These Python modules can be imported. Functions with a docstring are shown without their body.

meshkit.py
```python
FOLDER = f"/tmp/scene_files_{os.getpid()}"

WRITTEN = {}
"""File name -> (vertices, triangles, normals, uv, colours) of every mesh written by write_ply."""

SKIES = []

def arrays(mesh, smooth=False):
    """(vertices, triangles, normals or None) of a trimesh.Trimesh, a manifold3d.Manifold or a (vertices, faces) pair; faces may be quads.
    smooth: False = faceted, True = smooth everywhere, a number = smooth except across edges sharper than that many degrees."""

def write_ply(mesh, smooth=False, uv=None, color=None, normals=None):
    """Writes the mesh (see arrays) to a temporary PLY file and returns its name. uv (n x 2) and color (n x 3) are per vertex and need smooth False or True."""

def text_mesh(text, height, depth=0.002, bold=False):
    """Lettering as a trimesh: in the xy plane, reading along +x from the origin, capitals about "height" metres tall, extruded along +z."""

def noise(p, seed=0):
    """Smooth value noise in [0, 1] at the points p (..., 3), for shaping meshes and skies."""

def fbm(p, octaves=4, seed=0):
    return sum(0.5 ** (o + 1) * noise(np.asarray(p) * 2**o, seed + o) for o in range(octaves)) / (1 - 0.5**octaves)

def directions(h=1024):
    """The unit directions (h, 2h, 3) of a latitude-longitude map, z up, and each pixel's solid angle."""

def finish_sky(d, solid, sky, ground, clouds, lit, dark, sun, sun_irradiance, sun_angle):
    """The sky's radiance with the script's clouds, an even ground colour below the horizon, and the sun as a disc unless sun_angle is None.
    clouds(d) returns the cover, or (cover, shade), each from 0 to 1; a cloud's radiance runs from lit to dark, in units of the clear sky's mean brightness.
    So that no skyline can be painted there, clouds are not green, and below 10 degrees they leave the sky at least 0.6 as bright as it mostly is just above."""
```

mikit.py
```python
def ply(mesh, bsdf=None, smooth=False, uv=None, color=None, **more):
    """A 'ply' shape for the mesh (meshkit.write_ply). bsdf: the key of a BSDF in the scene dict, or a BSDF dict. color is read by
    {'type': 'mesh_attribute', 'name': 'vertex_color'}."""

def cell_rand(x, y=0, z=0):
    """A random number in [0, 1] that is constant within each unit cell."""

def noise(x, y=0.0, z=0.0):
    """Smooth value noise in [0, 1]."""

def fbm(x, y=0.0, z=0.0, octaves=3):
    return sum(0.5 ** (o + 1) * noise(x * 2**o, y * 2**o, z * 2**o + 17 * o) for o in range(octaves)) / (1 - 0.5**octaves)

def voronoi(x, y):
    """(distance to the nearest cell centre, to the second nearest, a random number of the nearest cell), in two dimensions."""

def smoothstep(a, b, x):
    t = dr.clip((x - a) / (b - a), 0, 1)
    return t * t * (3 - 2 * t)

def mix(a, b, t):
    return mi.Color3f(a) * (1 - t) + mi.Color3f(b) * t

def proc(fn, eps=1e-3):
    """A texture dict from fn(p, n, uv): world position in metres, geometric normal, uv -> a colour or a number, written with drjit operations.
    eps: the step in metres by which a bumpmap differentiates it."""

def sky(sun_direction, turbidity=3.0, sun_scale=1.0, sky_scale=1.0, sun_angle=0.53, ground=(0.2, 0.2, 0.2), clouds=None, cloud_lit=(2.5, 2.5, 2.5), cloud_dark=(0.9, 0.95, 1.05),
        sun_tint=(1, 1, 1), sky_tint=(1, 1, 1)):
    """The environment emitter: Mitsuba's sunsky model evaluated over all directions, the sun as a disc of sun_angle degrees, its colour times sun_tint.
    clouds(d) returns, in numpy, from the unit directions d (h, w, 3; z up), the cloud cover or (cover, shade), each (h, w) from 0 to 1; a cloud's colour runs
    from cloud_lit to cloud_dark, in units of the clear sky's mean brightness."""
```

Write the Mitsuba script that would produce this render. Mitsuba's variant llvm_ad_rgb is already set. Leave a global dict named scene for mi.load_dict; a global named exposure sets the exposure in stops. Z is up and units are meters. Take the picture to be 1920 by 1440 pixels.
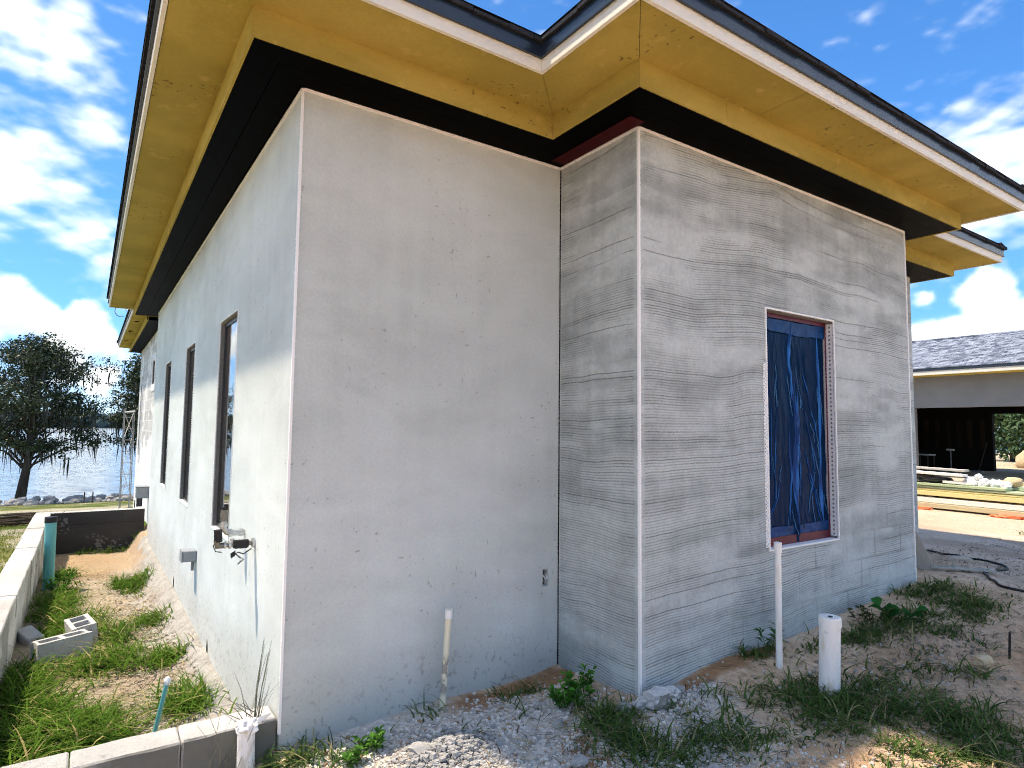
import math, random
import numpy as np, trimesh, shapely
from shapely.geometry import Polygon, box as sbox, Point
import drjit as dr, mitsuba as mi
import mikit, meshkit
from mikit import noise, fbm, cell_rand, smoothstep, mix, voronoi

T = mi.ScalarTransform4f
rng = np.random.default_rng(7)
random.seed(7)
scene, labels = {}, {}

# ------------------------------------------------------------------ camera, sky, exposure
# house frame: x runs along the front, y away from us, z = 0 is the top of the plastered walls
EYE = np.array([-0.804, -3.070, -1.687])
RZ, RX, RY = 0.59618, 0.07248, 0.01173
fwd = np.array([math.sin(RZ) * math.cos(RX), math.cos(RZ) * math.cos(RX), math.sin(RX)])
_r0 = np.array([math.cos(RZ), -math.sin(RZ), 0.0])
_u0 = np.cross(_r0, fwd)
upv = -_r0 * math.sin(RY) + _u0 * math.cos(RY)
scene['camera'] = {'type': 'perspective', 'fov': math.degrees(2 * math.atan(960 / 1167.0)), 'fov_axis': 'x', 'near_clip': 0.05, 'far_clip': 6000.0,
                   'to_world': T().look_at(origin=EYE.tolist(), target=(EYE + fwd).tolist(), up=upv.tolist())}

# clouds: (azimuth from +y towards +x, elevation, half width, half height, weight), heaps low down and veils higher up, all round the sky
HEAPS = [(-4.8, 8.3, 3.0, 2.6, 1.0), (-7.5, 6.0, 3.5, 3.0, .9), (-0.6, 6.4, 2.6, 3.4, .85), (0.6, 3.6, 1.8, 1.8, .7), (3.4, 9.6, 2.6, 2.6, .8), (-2.0, 3.2, 2.4, 1.6, .5),
         (72.0, 10.2, 2.2, 2.8, 1.0), (75.6, 8.8, 2.8, 2.0, .95), (68.6, 7.6, 3.4, 1.6, .9), (80.0, 11.0, 3.6, 3.6, .9), (64.0, 9.0, 3.5, 2.8, .8)]
VEILS = [(-6.2, 27.0, 3.0, 4.0, .85), (-2.9, 26.8, 2.2, 3.4, .9), (-0.9, 23.0, 2.2, 3.0, .7), (-6.2, 18.0, 4.0, 3.4, 1.0), (-3.0, 17.0, 3.4, 1.6, .75), (-1.5, 14.0, 2.6, 1.8, .8), (1.2, 12.0, 2.0, 3.0, .7),
         (73.0, 19.8, 5.0, 3.4, .95), (70.0, 16.0, 4.5, 3.0, .9), (77.0, 16.0, 5.0, 4.0, .9), (66.0, 14.0, 4.0, 3.0, .8), (40.0, 33.0, 6.0, 1.0, .22)]
_cr = np.random.default_rng(3)
for _k in range(170):  # unseen clouds out of view, added in number to brighten and whiten the shade
    _a = _cr.uniform(-180, 180)
    if -14 < _a < 84:
        continue
    HEAPS.append((_a, _cr.uniform(3, 14), _cr.uniform(2, 7), _cr.uniform(1.5, 4.5), _cr.uniform(.6, 1)))
    VEILS.append((_a + 2, _cr.uniform(12, 62), _cr.uniform(4, 11), _cr.uniform(3, 7), _cr.uniform(.4, .95)))


def clouds(d):
    az, el = np.degrees(np.arctan2(d[..., 0], d[..., 1])), np.degrees(np.arcsin(np.clip(d[..., 2], -1, 1)))
    n1 = meshkit.fbm(d * 22.0, 5, 1)
    n2 = meshkit.fbm(d * np.array([30.0, 30.0, 60.0]) + 9.0, 5, 5)
    n3 = meshkit.fbm(d * 9.0, 3, 8)
    heap, veil = np.zeros(az.shape), np.zeros(az.shape)
    under = np.zeros(az.shape)
    for a, e, w, h, s in HEAPS:
        da = (az - a + 180) % 360 - 180
        q = (da * np.cos(np.radians(el)) / w) ** 2 + ((el - e) / h) ** 2
        g = s * np.exp(-q)
        under = np.where(g > heap, np.clip((e - el) / h, -1, 1), under)
        heap = np.maximum(heap, g)
    for a, e, w, h, s in VEILS:
        da = (az - a + 180) % 360 - 180
        veil = np.maximum(veil, s * np.exp(-(da * np.cos(np.radians(el)) / w) ** 2 - ((el - e) / h) ** 2))
    st = lambda a, b, x: (lambda t: t * t * (3 - 2 * t))(np.clip((x - a) / (b - a), 0, 1))
    c1 = st(.30, .56, heap * .85 + (n1 - .5) * 1.1)
    c2 = st(.10, 1.0, veil * .85 + (n2 - .5) * 1.15) * .92
    c3 = st(9, .5, el) * .35                                    # milky air near the horizon
    cover = 1 - (1 - c1) * (1 - c2) * (1 - c3)
    shade = np.clip(.30 + .50 * under * c1 + 1.1 * (.5 - n3) + 1.0 * (.5 - n1), 0, 1) * (.25 + .75 * c1)
    return cover, shade


scene['sky'] = mikit.sky((-0.43, 0.28, 1.0), turbidity=2.6, sun_scale=0.56, sky_scale=0.80, sun_angle=2.0, ground=(0.30, 0.27, 0.22), clouds=clouds,
                         cloud_lit=(3.35, 3.45, 3.4), cloud_dark=(1.45, 1.58, 1.72), sky_tint=(0.42, 0.74, 1.02))
exposure = 3.0

# ------------------------------------------------------------------ helpers


def numbered(base):
    if base not in scene and base not in taken:
        taken.add(base)
        return base
    n = counters.get(base, 0) + 1
    counters[base] = n
    k = f'{base}_{n:03d}'
    taken.add(k)
    return k


taken, counters = set(), {}


def say(k, label=None, cat=None, group=None, kind=None):
    e = {}
    if label: e['label'] = label
    if cat: e['category'] = cat
    if group: e['group'] = group
    if kind: e['kind'] = kind
    if e: labels[k] = e


def thing(name, label, cat, group=None):
    k = numbered(name)
    say(k, label, cat, group)
    return k


def add(name, mesh, bsdf, parent=None, smooth=False, color=None, label=None, cat=None, group=None, kind=None):
    k = numbered(parent + '__' + name if parent else name)
    if isinstance(mesh, list):
        mesh = trimesh.util.concatenate(mesh)
    scene[k] = mikit.ply(mesh, bsdf, smooth=smooth, color=color)
    say(k, label, cat, group, kind)
    return k


def box(x0, x1, y0, y1, z0, z1, ch=0.0):
    if ch <= 0:
        return trimesh.creation.box(bounds=[[x0, y0, z0], [x1, y1, z1]])
    pts = []
    for sx, sy, sz in [(a, b, c) for a in (0, 1) for b in (0, 1) for c in (0, 1)]:
        p = np.array([(x0, x1)[sx], (y0, y1)[sy], (z0, z1)[sz]], float)
        s = np.array([1 - 2 * sx, 1 - 2 * sy, 1 - 2 * sz]) * ch
        for k in range(3):
            o = s.copy(); o[k] = 0
            pts.append(p + o)
    return trimesh.convex.convex_hull(np.array(pts))


def rot(mesh, axis, deg, at=(0, 0, 0)):
    mesh.apply_transform(trimesh.transformations.rotation_matrix(math.radians(deg), axis, at))
    return mesh


def tube(pts, rad, n=10, cap=True):
    pts = np.asarray(pts, float)
    rad = np.broadcast_to(np.asarray(rad, float), (len(pts),))
    vs, fs = [], []
    tang = np.gradient(pts, axis=0)
    tang /= np.linalg.norm(tang, axis=1, keepdims=True) + 1e-12
    ref = np.array([0, 0, 1.0]) if abs(tang[0][2]) < .9 else np.array([1.0, 0, 0])
    a = np.cross(tang[0], ref); a /= np.linalg.norm(a)
    th = np.arange(n) * 2 * math.pi / n
    for p, t, r in zip(pts, tang, rad):
        a = a - t * (a @ t); a /= np.linalg.norm(a) + 1e-12
        b = np.cross(t, a)
        vs.append(p + r * (np.cos(th)[:, None] * a + np.sin(th)[:, None] * b))
    m = len(pts)
    i = np.arange(n); j = (i + 1) % n
    for k in range(m - 1):
        o, q = k * n, (k + 1) * n
        fs.append(np.stack([o + i, o + j, q + j], 1)); fs.append(np.stack([o + i, q + j, q + i], 1))
    V = np.vstack(vs)
    if cap:
        c = len(V)
        V = np.vstack([V, pts[0], pts[-1]])
        fs.append(np.stack([i * 0 + c, j, i], 1)); fs.append(np.stack([i * 0 + c + 1, (m - 1) * n + i, (m - 1) * n + j], 1))
    return trimesh.Trimesh(V, np.vstack(fs), process=False)


def prism(poly, z0, z1):
    m = trimesh.creation.extrude_polygon(poly, z1 - z0)
    m.apply_translation([0, 0, z0])
    return m


def parts_of(g):
    return [p for p in (g.geoms if hasattr(g, 'geoms') else [g]) if p.geom_type == 'Polygon' and p.area > 1e-6]


def lump(seed, sub=1, amp=.35, freq=1.4):
    m = trimesh.creation.icosphere(subdivisions=sub)
    v = np.array(m.vertices)
    m.vertices = v * (1 + amp * (meshkit.fbm(v * freq + seed * 7.31, 3, seed) - .5) * 2)[:, None]
    return m


def scatter(base_v, base_f, P, S, jitter=.25, squash=1.0):
    """N rough copies of a small mesh: positions P, sizes S."""
    n, k = len(P), len(base_v)
    ang = rng.uniform(0, 2 * math.pi, n)
    v = base_v[None] * (1 + rng.uniform(-jitter, jitter, (n, k, 3)))
    sx = rng.uniform(.7, 1.3, (n, 1)); sz = rng.uniform(.5, .95, (n, 1)) * squash
    x, y, z = v[..., 0] * sx, v[..., 1], v[..., 2] * sz
    c, s = np.cos(ang)[:, None], np.sin(ang)[:, None]
    v = np.stack([x * c - y * s, x * s + y * c, z], -1) * S[:, None, None] + P[:, None]
    f = base_f[None] + (np.arange(n) * k)[:, None, None]
    return v.reshape(-1, 3), f.reshape(-1, 3)


def blades(P, H, W, lean, seg=4):
    """Curved grass blades: one tapering strip each."""
    n = len(P)
    a = rng.uniform(0, 2 * math.pi, n)
    d = np.stack([np.cos(a), np.sin(a), a * 0], 1)
    side = np.stack([-np.sin(a), np.cos(a), a * 0], 1)
    tw = rng.uniform(-.6, .6, n)
    vs = []
    for k in range(seg + 1):
        t = k / seg
        up = H * (t - .35 * lean * t * t)
        out = H * lean * (t ** 1.9) * .9
        c = P + d * out[:, None]; c[:, 2] += up
        w = W * (1 - t ** 1.6) * .5 * (1.0 if k else .7)
        s = side * np.cos(tw * t)[:, None] + d * np.sin(tw * t)[:, None]
        if k < seg:
            vs += [c - s * w[:, None], c + s * w[:, None]]
        else:
            vs.append(c)
    k = len(vs)
    V = np.stack(vs, 1)
    f = []
    for q in range(seg - 1):
        o = q * 2
        f += [[o, o + 1, o + 3], [o, o + 3, o + 2]]
    f.append([k - 3, k - 2, k - 1])
    F = np.array(f)[None] + (np.arange(n) * k)[:, None, None]
    return V.reshape(-1, 3), F.reshape(-1, 3), k


def ss(a, b, x):
    t = np.clip((x - a) / (b - a), 0, 1)
    return t * t * (3 - 2 * t)


# ------------------------------------------------------------------ materials
def rgb(*c):
    return {'type': 'rgb', 'value': list(map(float, c))}


def mat(name, base, rough=.8, spec=.3, metal=0.0, bump=None, scale=1.0, eps=1e-3, two=True, **kw):
    b = {'type': 'principled', 'base_color': mikit.proc(base) if callable(base) else (base if isinstance(base, dict) else rgb(*base)), 'roughness': mikit.proc(rough) if callable(rough) else rough,
         'specular': spec, 'metallic': metal, **kw}
    if bump:
        b = {'type': 'bumpmap', 'tex': mikit.proc(bump, eps), 'scale': scale, 'b': b}
    scene[name] = {'type': 'twosided', 'b': b} if two else b
    return name


def stucco_c(p, n, uv):
    u = p.x + p.y
    big = fbm(p.x * 1.1, p.y * 1.1, p.z * .9, 3)
    fine = noise(u * 160, p.z * 160, 1.0)
    streak = fbm(u * 14, p.z * 1.1, 5.0, 3)
    trow = fbm(u * 3 + p.z * 1.5, p.z * 5, 2.0, 3)
    c = mix((.460, .498, .480), (.545, .588, .578), smoothstep(.25, .75, big))
    arc = noise(u * 5 + 2.5 * noise(u * 1.7, p.z * 1.7, 3.0), p.z * 16 + 5 * noise(u * 1.3, p.z * 1.3, 8.0), 4.0)
    c = c * (1 + .08 * (streak - .5) + .07 * (arc - .5) + .16 * (trow - .5) + .10 * (fine - .5))
    pit = smoothstep(.93, .965, noise(u * 64, p.z * 52, 9.0) * smoothstep(.30, .55, noise(u * 2.2, p.z * 2.2, 4.0)))
    low = smoothstep(-2.75, -3.15, p.z + .25 * (fbm(u * 3, p.z * 2, 7.0) - .5))
    spots = smoothstep(.62, .78, fbm(u * 55, p.z * 42, 3.0, 4)) * low
    c = mix(c, (.22, .215, .20), pit * .6)
    c = mix(c, (.40, .375, .33), low * .35)
    return mix(c, (.24, .23, .21), spots * .55)


def stucco_h(p, n, uv):
    u = p.x + p.y
    return .5 * fbm(u * 90, p.z * 90, 2.0, 3) + 1.6 * fbm(u * 2.3, p.z * 2.3, 6.0, 2) - 1.2 * smoothstep(.93, .965, noise(u * 64, p.z * 52, 9.0) * smoothstep(.30, .55, noise(u * 2.2, p.z * 2.2, 4.0)))


mat('stucco', stucco_c, .92, .15, bump=stucco_h, scale=.0022, eps=.002)


def comb(p):
    """The scratch coat: furrows of a notched trowel about 15 mm apart, wavering and uneven, some of them deep; (furrow depth, tone, along the wall)."""
    u = p.x - p.y
    warp = .060 * (noise(u * 1.4, p.z * .8, 2.0) - .5) + .036 * (noise(u * 3.6, p.z * 2.2, 8.0) - .5) + .12 * (noise(u * .55, p.z * .35, 5.0) - .5) + .004 * (noise(u * 14, p.z * 8, 1.0) - .5)
    zz = (p.z + warp) / .0150
    k = dr.floor(zz)
    fr = zz - k
    r1, r2 = cell_rand(k, 3.0), cell_rand(k, 9.0)
    margin = smoothstep(.028, .050, dr.abs(u - 2.328)) * smoothstep(.010, .022, dr.abs(u - 1.645))
    area = smoothstep(.40, .60, fbm(u * 2.0, p.z * 4.2, 3.0, 3) - .16 * smoothstep(-1.5, -.5, p.z) - .10 * smoothstep(3.2, 4.3, u) + .16)
    deep = smoothstep(.80, .86, r2) * smoothstep(.40, .58, noise(u * 1.5, k * 3.7, 4.0))
    line = smoothstep(.36, .02, dr.abs(fr - .5))
    amount = dr.minimum(area * (.35 + .55 * r1 * noise(u * 3.5, k * 1.3, 2.0) * 1.6) + deep * .95, 1.0) * margin
    patch = cell_rand(dr.floor(u / .62 + .4 * r1), dr.floor(p.z / .27 + .3 * noise(u * 2, 1.0)), 2.0)
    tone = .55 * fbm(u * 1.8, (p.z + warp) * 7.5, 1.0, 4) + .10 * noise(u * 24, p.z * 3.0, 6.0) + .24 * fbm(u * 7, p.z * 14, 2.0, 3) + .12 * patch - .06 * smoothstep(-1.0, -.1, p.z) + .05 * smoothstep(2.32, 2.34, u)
    return u, amount * line, tone


def scratch_c(p, n, uv):
    u, cut, tone = comb(p)
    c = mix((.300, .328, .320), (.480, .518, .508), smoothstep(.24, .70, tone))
    c = c * (1 - .56 * cut)
    c = c * (1 + .14 * (noise(u * 70, p.z * 70, 2.0) - .5))
    blk = smoothstep(2.2, 3.8, u - .4) * smoothstep(-2.25, -2.5, p.z)
    bz = (p.z + 5) / .2
    bu = (u + .2 * (dr.floor(bz) - 2 * dr.floor(bz / 2))) / .4
    jz = dr.abs(bz - dr.floor(bz) - .5)
    ju = dr.abs(bu - dr.floor(bu) - .5)
    joint = dr.maximum(smoothstep(.43, .49, jz), smoothstep(.465, .495, ju))
    return c * (1 - .30 * blk * joint * noise(u * 5, p.z * 5, 1.0) * 1.5)


def scratch_h(p, n, uv):
    u, cut, tone = comb(p)
    return .5 * fbm(u * 40, p.z * 60, 4.0, 2) - cut + .8 * noise(u * 2.5, p.z * 2.5, 1.0)


mat('scratch_coat', scratch_c, .92, .15, bump=scratch_h, scale=.0028, eps=.0012)


def block_c(p, n, uv):
    u = p.x + p.y
    z = (p.z + 5) / .2
    w = (u + .2 * (dr.floor(z) - 2 * dr.floor(z / 2))) / .4
    j = dr.maximum(smoothstep(.42, .47, dr.abs(z - dr.floor(z) - .5)), smoothstep(.46, .485, dr.abs(w - dr.floor(w) - .5)))
    t = cell_rand(dr.floor(z), dr.floor(w), 2.0)
    c = mix((.36, .355, .34), (.46, .455, .44), t) * (.85 + .3 * fbm(u * 6, p.z * 6, 1.0))
    c = mix(c, (.62, .62, .60), j * .65)
    smear = smoothstep(.5, .62, fbm(u * 2, p.z * 3, 3.0) + .22 * smoothstep(-1.9, -2.3, p.z) + .2 * smoothstep(-2.2, -2.3, p.z))
    return mix(c, (.66, .66, .65), smear * .85)


mat('block_wall', block_c, .95, .1, bump=lambda p, n, uv: fbm((p.x + p.y) * 40, p.z * 40, 1.0, 2), scale=.004, eps=.003)
mat('white_bead', (.80, .80, .79), .45, .4)


def yellow_c(p, n, uv):
    k = fbm(p.x * 2.2, p.y * 2.2, p.z * 6, 4)
    g = noise(p.x * 90, p.y * 90, p.z * 90)
    v = smoothstep(.64, .70, fbm(p.x * 13, p.y * 13, p.z * 13 + 4, 3) - .05)
    c = mix((.300, .232, .050), (.39, .300, .072), smoothstep(.3, .7, k)) * (.94 + .12 * g)
    c = mix(c, (.50, .37, .13), v * .35)
    dirt = smoothstep(.80, .88, noise(p.x * 55, p.y * 55, p.z * 55) * smoothstep(.45, .7, noise(p.x * 3.1, p.y * 3.1, 9.0)))
    return mix(c, (.10, .07, .025), dirt * .7)


mat('yellow_board', yellow_c, .85, .15, bump=lambda p, n, uv: fbm(p.x * 70, p.y * 70, p.z * 70, 2), scale=.0007, eps=.002)
mat('black_board', lambda p, n, uv: mi.Color3f(.0004, .0004, .0004) * (.7 + .6 * fbm(p.x * 5, p.y * 5, p.z * 5)) + mi.Color3f(.012) * smoothstep(.93, .96, noise(p.x * 45, p.y * 45, 1.0) * smoothstep(.5, .7, noise(p.x * 4, p.y * 4, 2.0))), .45, .012)
mat('red_flash', (.035, .002, .004), .6, .1)
mat('cream_fascia', lambda p, n, uv: mix((.60, .57, .48), (.70, .675, .59), fbm(p.x * 3, p.y * 3, p.z * 8)), .55, .4)
mat('drip_metal', (.012, .020, .034), .28, .6)
mat('shingle', lambda p, n, uv: mix((.012, .013, .016), (.045, .05, .06), noise(p.x * 160, p.y * 160, p.z * 160)), .95, .1)
mat('reveal_grey', lambda p, n, uv: mi.Color3f(.17, .17, .165) * (.75 + .5 * fbm((p.x + p.y) * 8, p.z * 3, 1.0)), .9, .15)
mat('black_frame', (.012, .013, .015), .35, .5)
mat('room_dark', (.10, .098, .095), .9, .1)
scene['pane_glass'] = {'type': 'thindielectric', 'int_ior': 1.62}
mat('film_fold', lambda p, n, uv: mix((.003, .035, .15), (.015, .13, .42), smoothstep(.3, .8, noise(p.x * 40, p.z * 6, 1.0))), .28, .10, clearcoat=.06, clearcoat_gloss=.9)
scene['film_sheet'] = {'type': 'blendbsdf', 'weight': mikit.proc(lambda p, n, uv: .72 + .20 * smoothstep(.45, .75, fbm(p.x * 9, p.z * 2.2, 3.0, 3)) + .12 * smoothstep(-1.12, -.98, p.z)),
                       'a': {'type': 'thindielectric', 'specular_transmittance': rgb(.004, .09, .20), 'specular_reflectance': rgb(.03, .09, .16)},
                       'b': {'type': 'twosided', 'b': {'type': 'principled', 'base_color': rgb(.0015, .022, .075), 'roughness': .25, 'specular': .04, 'clearcoat': .02, 'clearcoat_gloss': .92}}}
mat('film_hem', lambda p, n, uv: mix((.0018, .026, .095), (.006, .055, .19), fbm(p.x * 9, p.z * 22, 1.0, 3)), .3, .1)
mat('film_crease', (.04, .16, .34), .3, .3)
mat('red_tape', lambda p, n, uv: mix((.055, .0008, .010), (.105, .0018, .020), noise(p.x * 25, p.z * 25, p.y * 25)), .4, .4)
mat('pvc_white', lambda p, n, uv: mix(mix((.76, .76, .74), (.66, .62, .52), smoothstep(.55, .75, fbm(p.x * 22, p.y * 22, p.z * 5, 3))), (.45, .41, .33), smoothstep(.68, .80, fbm(p.x * 45, p.y * 45, p.z * 40, 3)) * .4 + smoothstep(.46, .64, fbm(p.x * 30, p.y * 30, p.z * 12, 3) - .9 * smoothstep(-3.05, -2.75, p.z)) * .6), .38, .45)
mat('pvc_cream', lambda p, n, uv: mix(mix((.70, .65, .48), (.60, .54, .38), smoothstep(.4, .7, fbm(p.x * 22, p.y * 22, p.z * 5, 3))), (.24, .23, .21), smoothstep(.52, .60, fbm(p.x * 30, p.y * 30, p.z * 18, 3)) * smoothstep(-2.86, -2.92, p.z) * smoothstep(-3.09, -3.05, p.z) * .9), .45, .4)
mat('teal_pipe', lambda p, n, uv: mix((.10, .36, .36), (.16, .46, .45), fbm(p.x * 12, p.y * 12, p.z * 4)), .4, .4)
mat('black_rubber', (.012, .012, .014), .5, .35)


def conc_c(p, n, uv):
    k = fbm(p.x * 2.4, p.y * 2.4, p.z * 2.4, 4)
    f = noise(p.x * 110, p.y * 110, p.z * 110)
    c = mix((.37, .36, .335), (.55, .54, .515), smoothstep(.25, .75, k)) * (.9 + .2 * f)
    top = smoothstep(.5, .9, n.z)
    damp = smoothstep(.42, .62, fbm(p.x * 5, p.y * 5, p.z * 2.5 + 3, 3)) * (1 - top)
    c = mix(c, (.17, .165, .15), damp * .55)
    c = mix(c, (.115, .115, .095), smoothstep(.5, .9, -n.y) * smoothstep(.2, .5, fbm(p.x * 4, p.z * 4, 2.0, 3)) * .85)  # front-facing sides: their shade put into the colour, with a mossy tint
    return mix(c, (.22, .21, .19), smoothstep(.70, .78, fbm(p.x * 18, p.y * 18, p.z * 18, 3)) * .6)


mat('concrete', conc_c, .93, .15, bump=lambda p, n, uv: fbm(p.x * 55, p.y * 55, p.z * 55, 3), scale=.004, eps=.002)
mat('spill', lambda p, n, uv: mix((.26, .25, .225), (.40, .385, .35), fbm(p.x * 9, p.y * 9, p.z * 9, 4)) * (.8 + .4 * noise(p.x * 120, p.y * 120, p.z * 120)), .95, .1, bump=lambda p, n, uv: fbm(p.x * 45, p.y * 45, p.z * 45, 3), scale=.008, eps=.002)
mat('black_face', lambda p, n, uv: mix((.020, .021, .022), (.055, .055, .055), fbm(p.x * 3, p.y * 3, p.z * 5, 4)) + mi.Color3f(.10) * smoothstep(.74, .86, noise(p.x * 34, p.z * 46, 3.0) * noise(p.x * 5, p.z * 7, 1.0) * 1.5), .7, .3)
mat('cinder', lambda p, n, uv: mix((.40, .40, .385), (.54, .535, .52), fbm(p.x * 9, p.y * 9, p.z * 9, 3)) * (.82 + .36 * noise(p.x * 220, p.y * 220, p.z * 220)), .95, .1, bump=lambda p, n, uv: noise(p.x * 190, p.y * 190, p.z * 190), scale=.002, eps=.001)
mat('grey_box', (.27, .29, .31), .45, .4)
mat('galvanized', lambda p, n, uv: mi.Color3f(.55, .57, .58) * (.75 + .4 * noise(p.x * 90, p.y * 90, p.z * 90)), .32, .5, metal=.9)
mat('brass_dark', (.20, .19, .17), .35, .5, metal=.8)
mat('scaffold_steel', lambda p, n, uv: mix((.20, .21, .22), (.36, .36, .36), noise(p.x * 9, p.y * 9, p.z * 9)), .5, .4, metal=.3)


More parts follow.
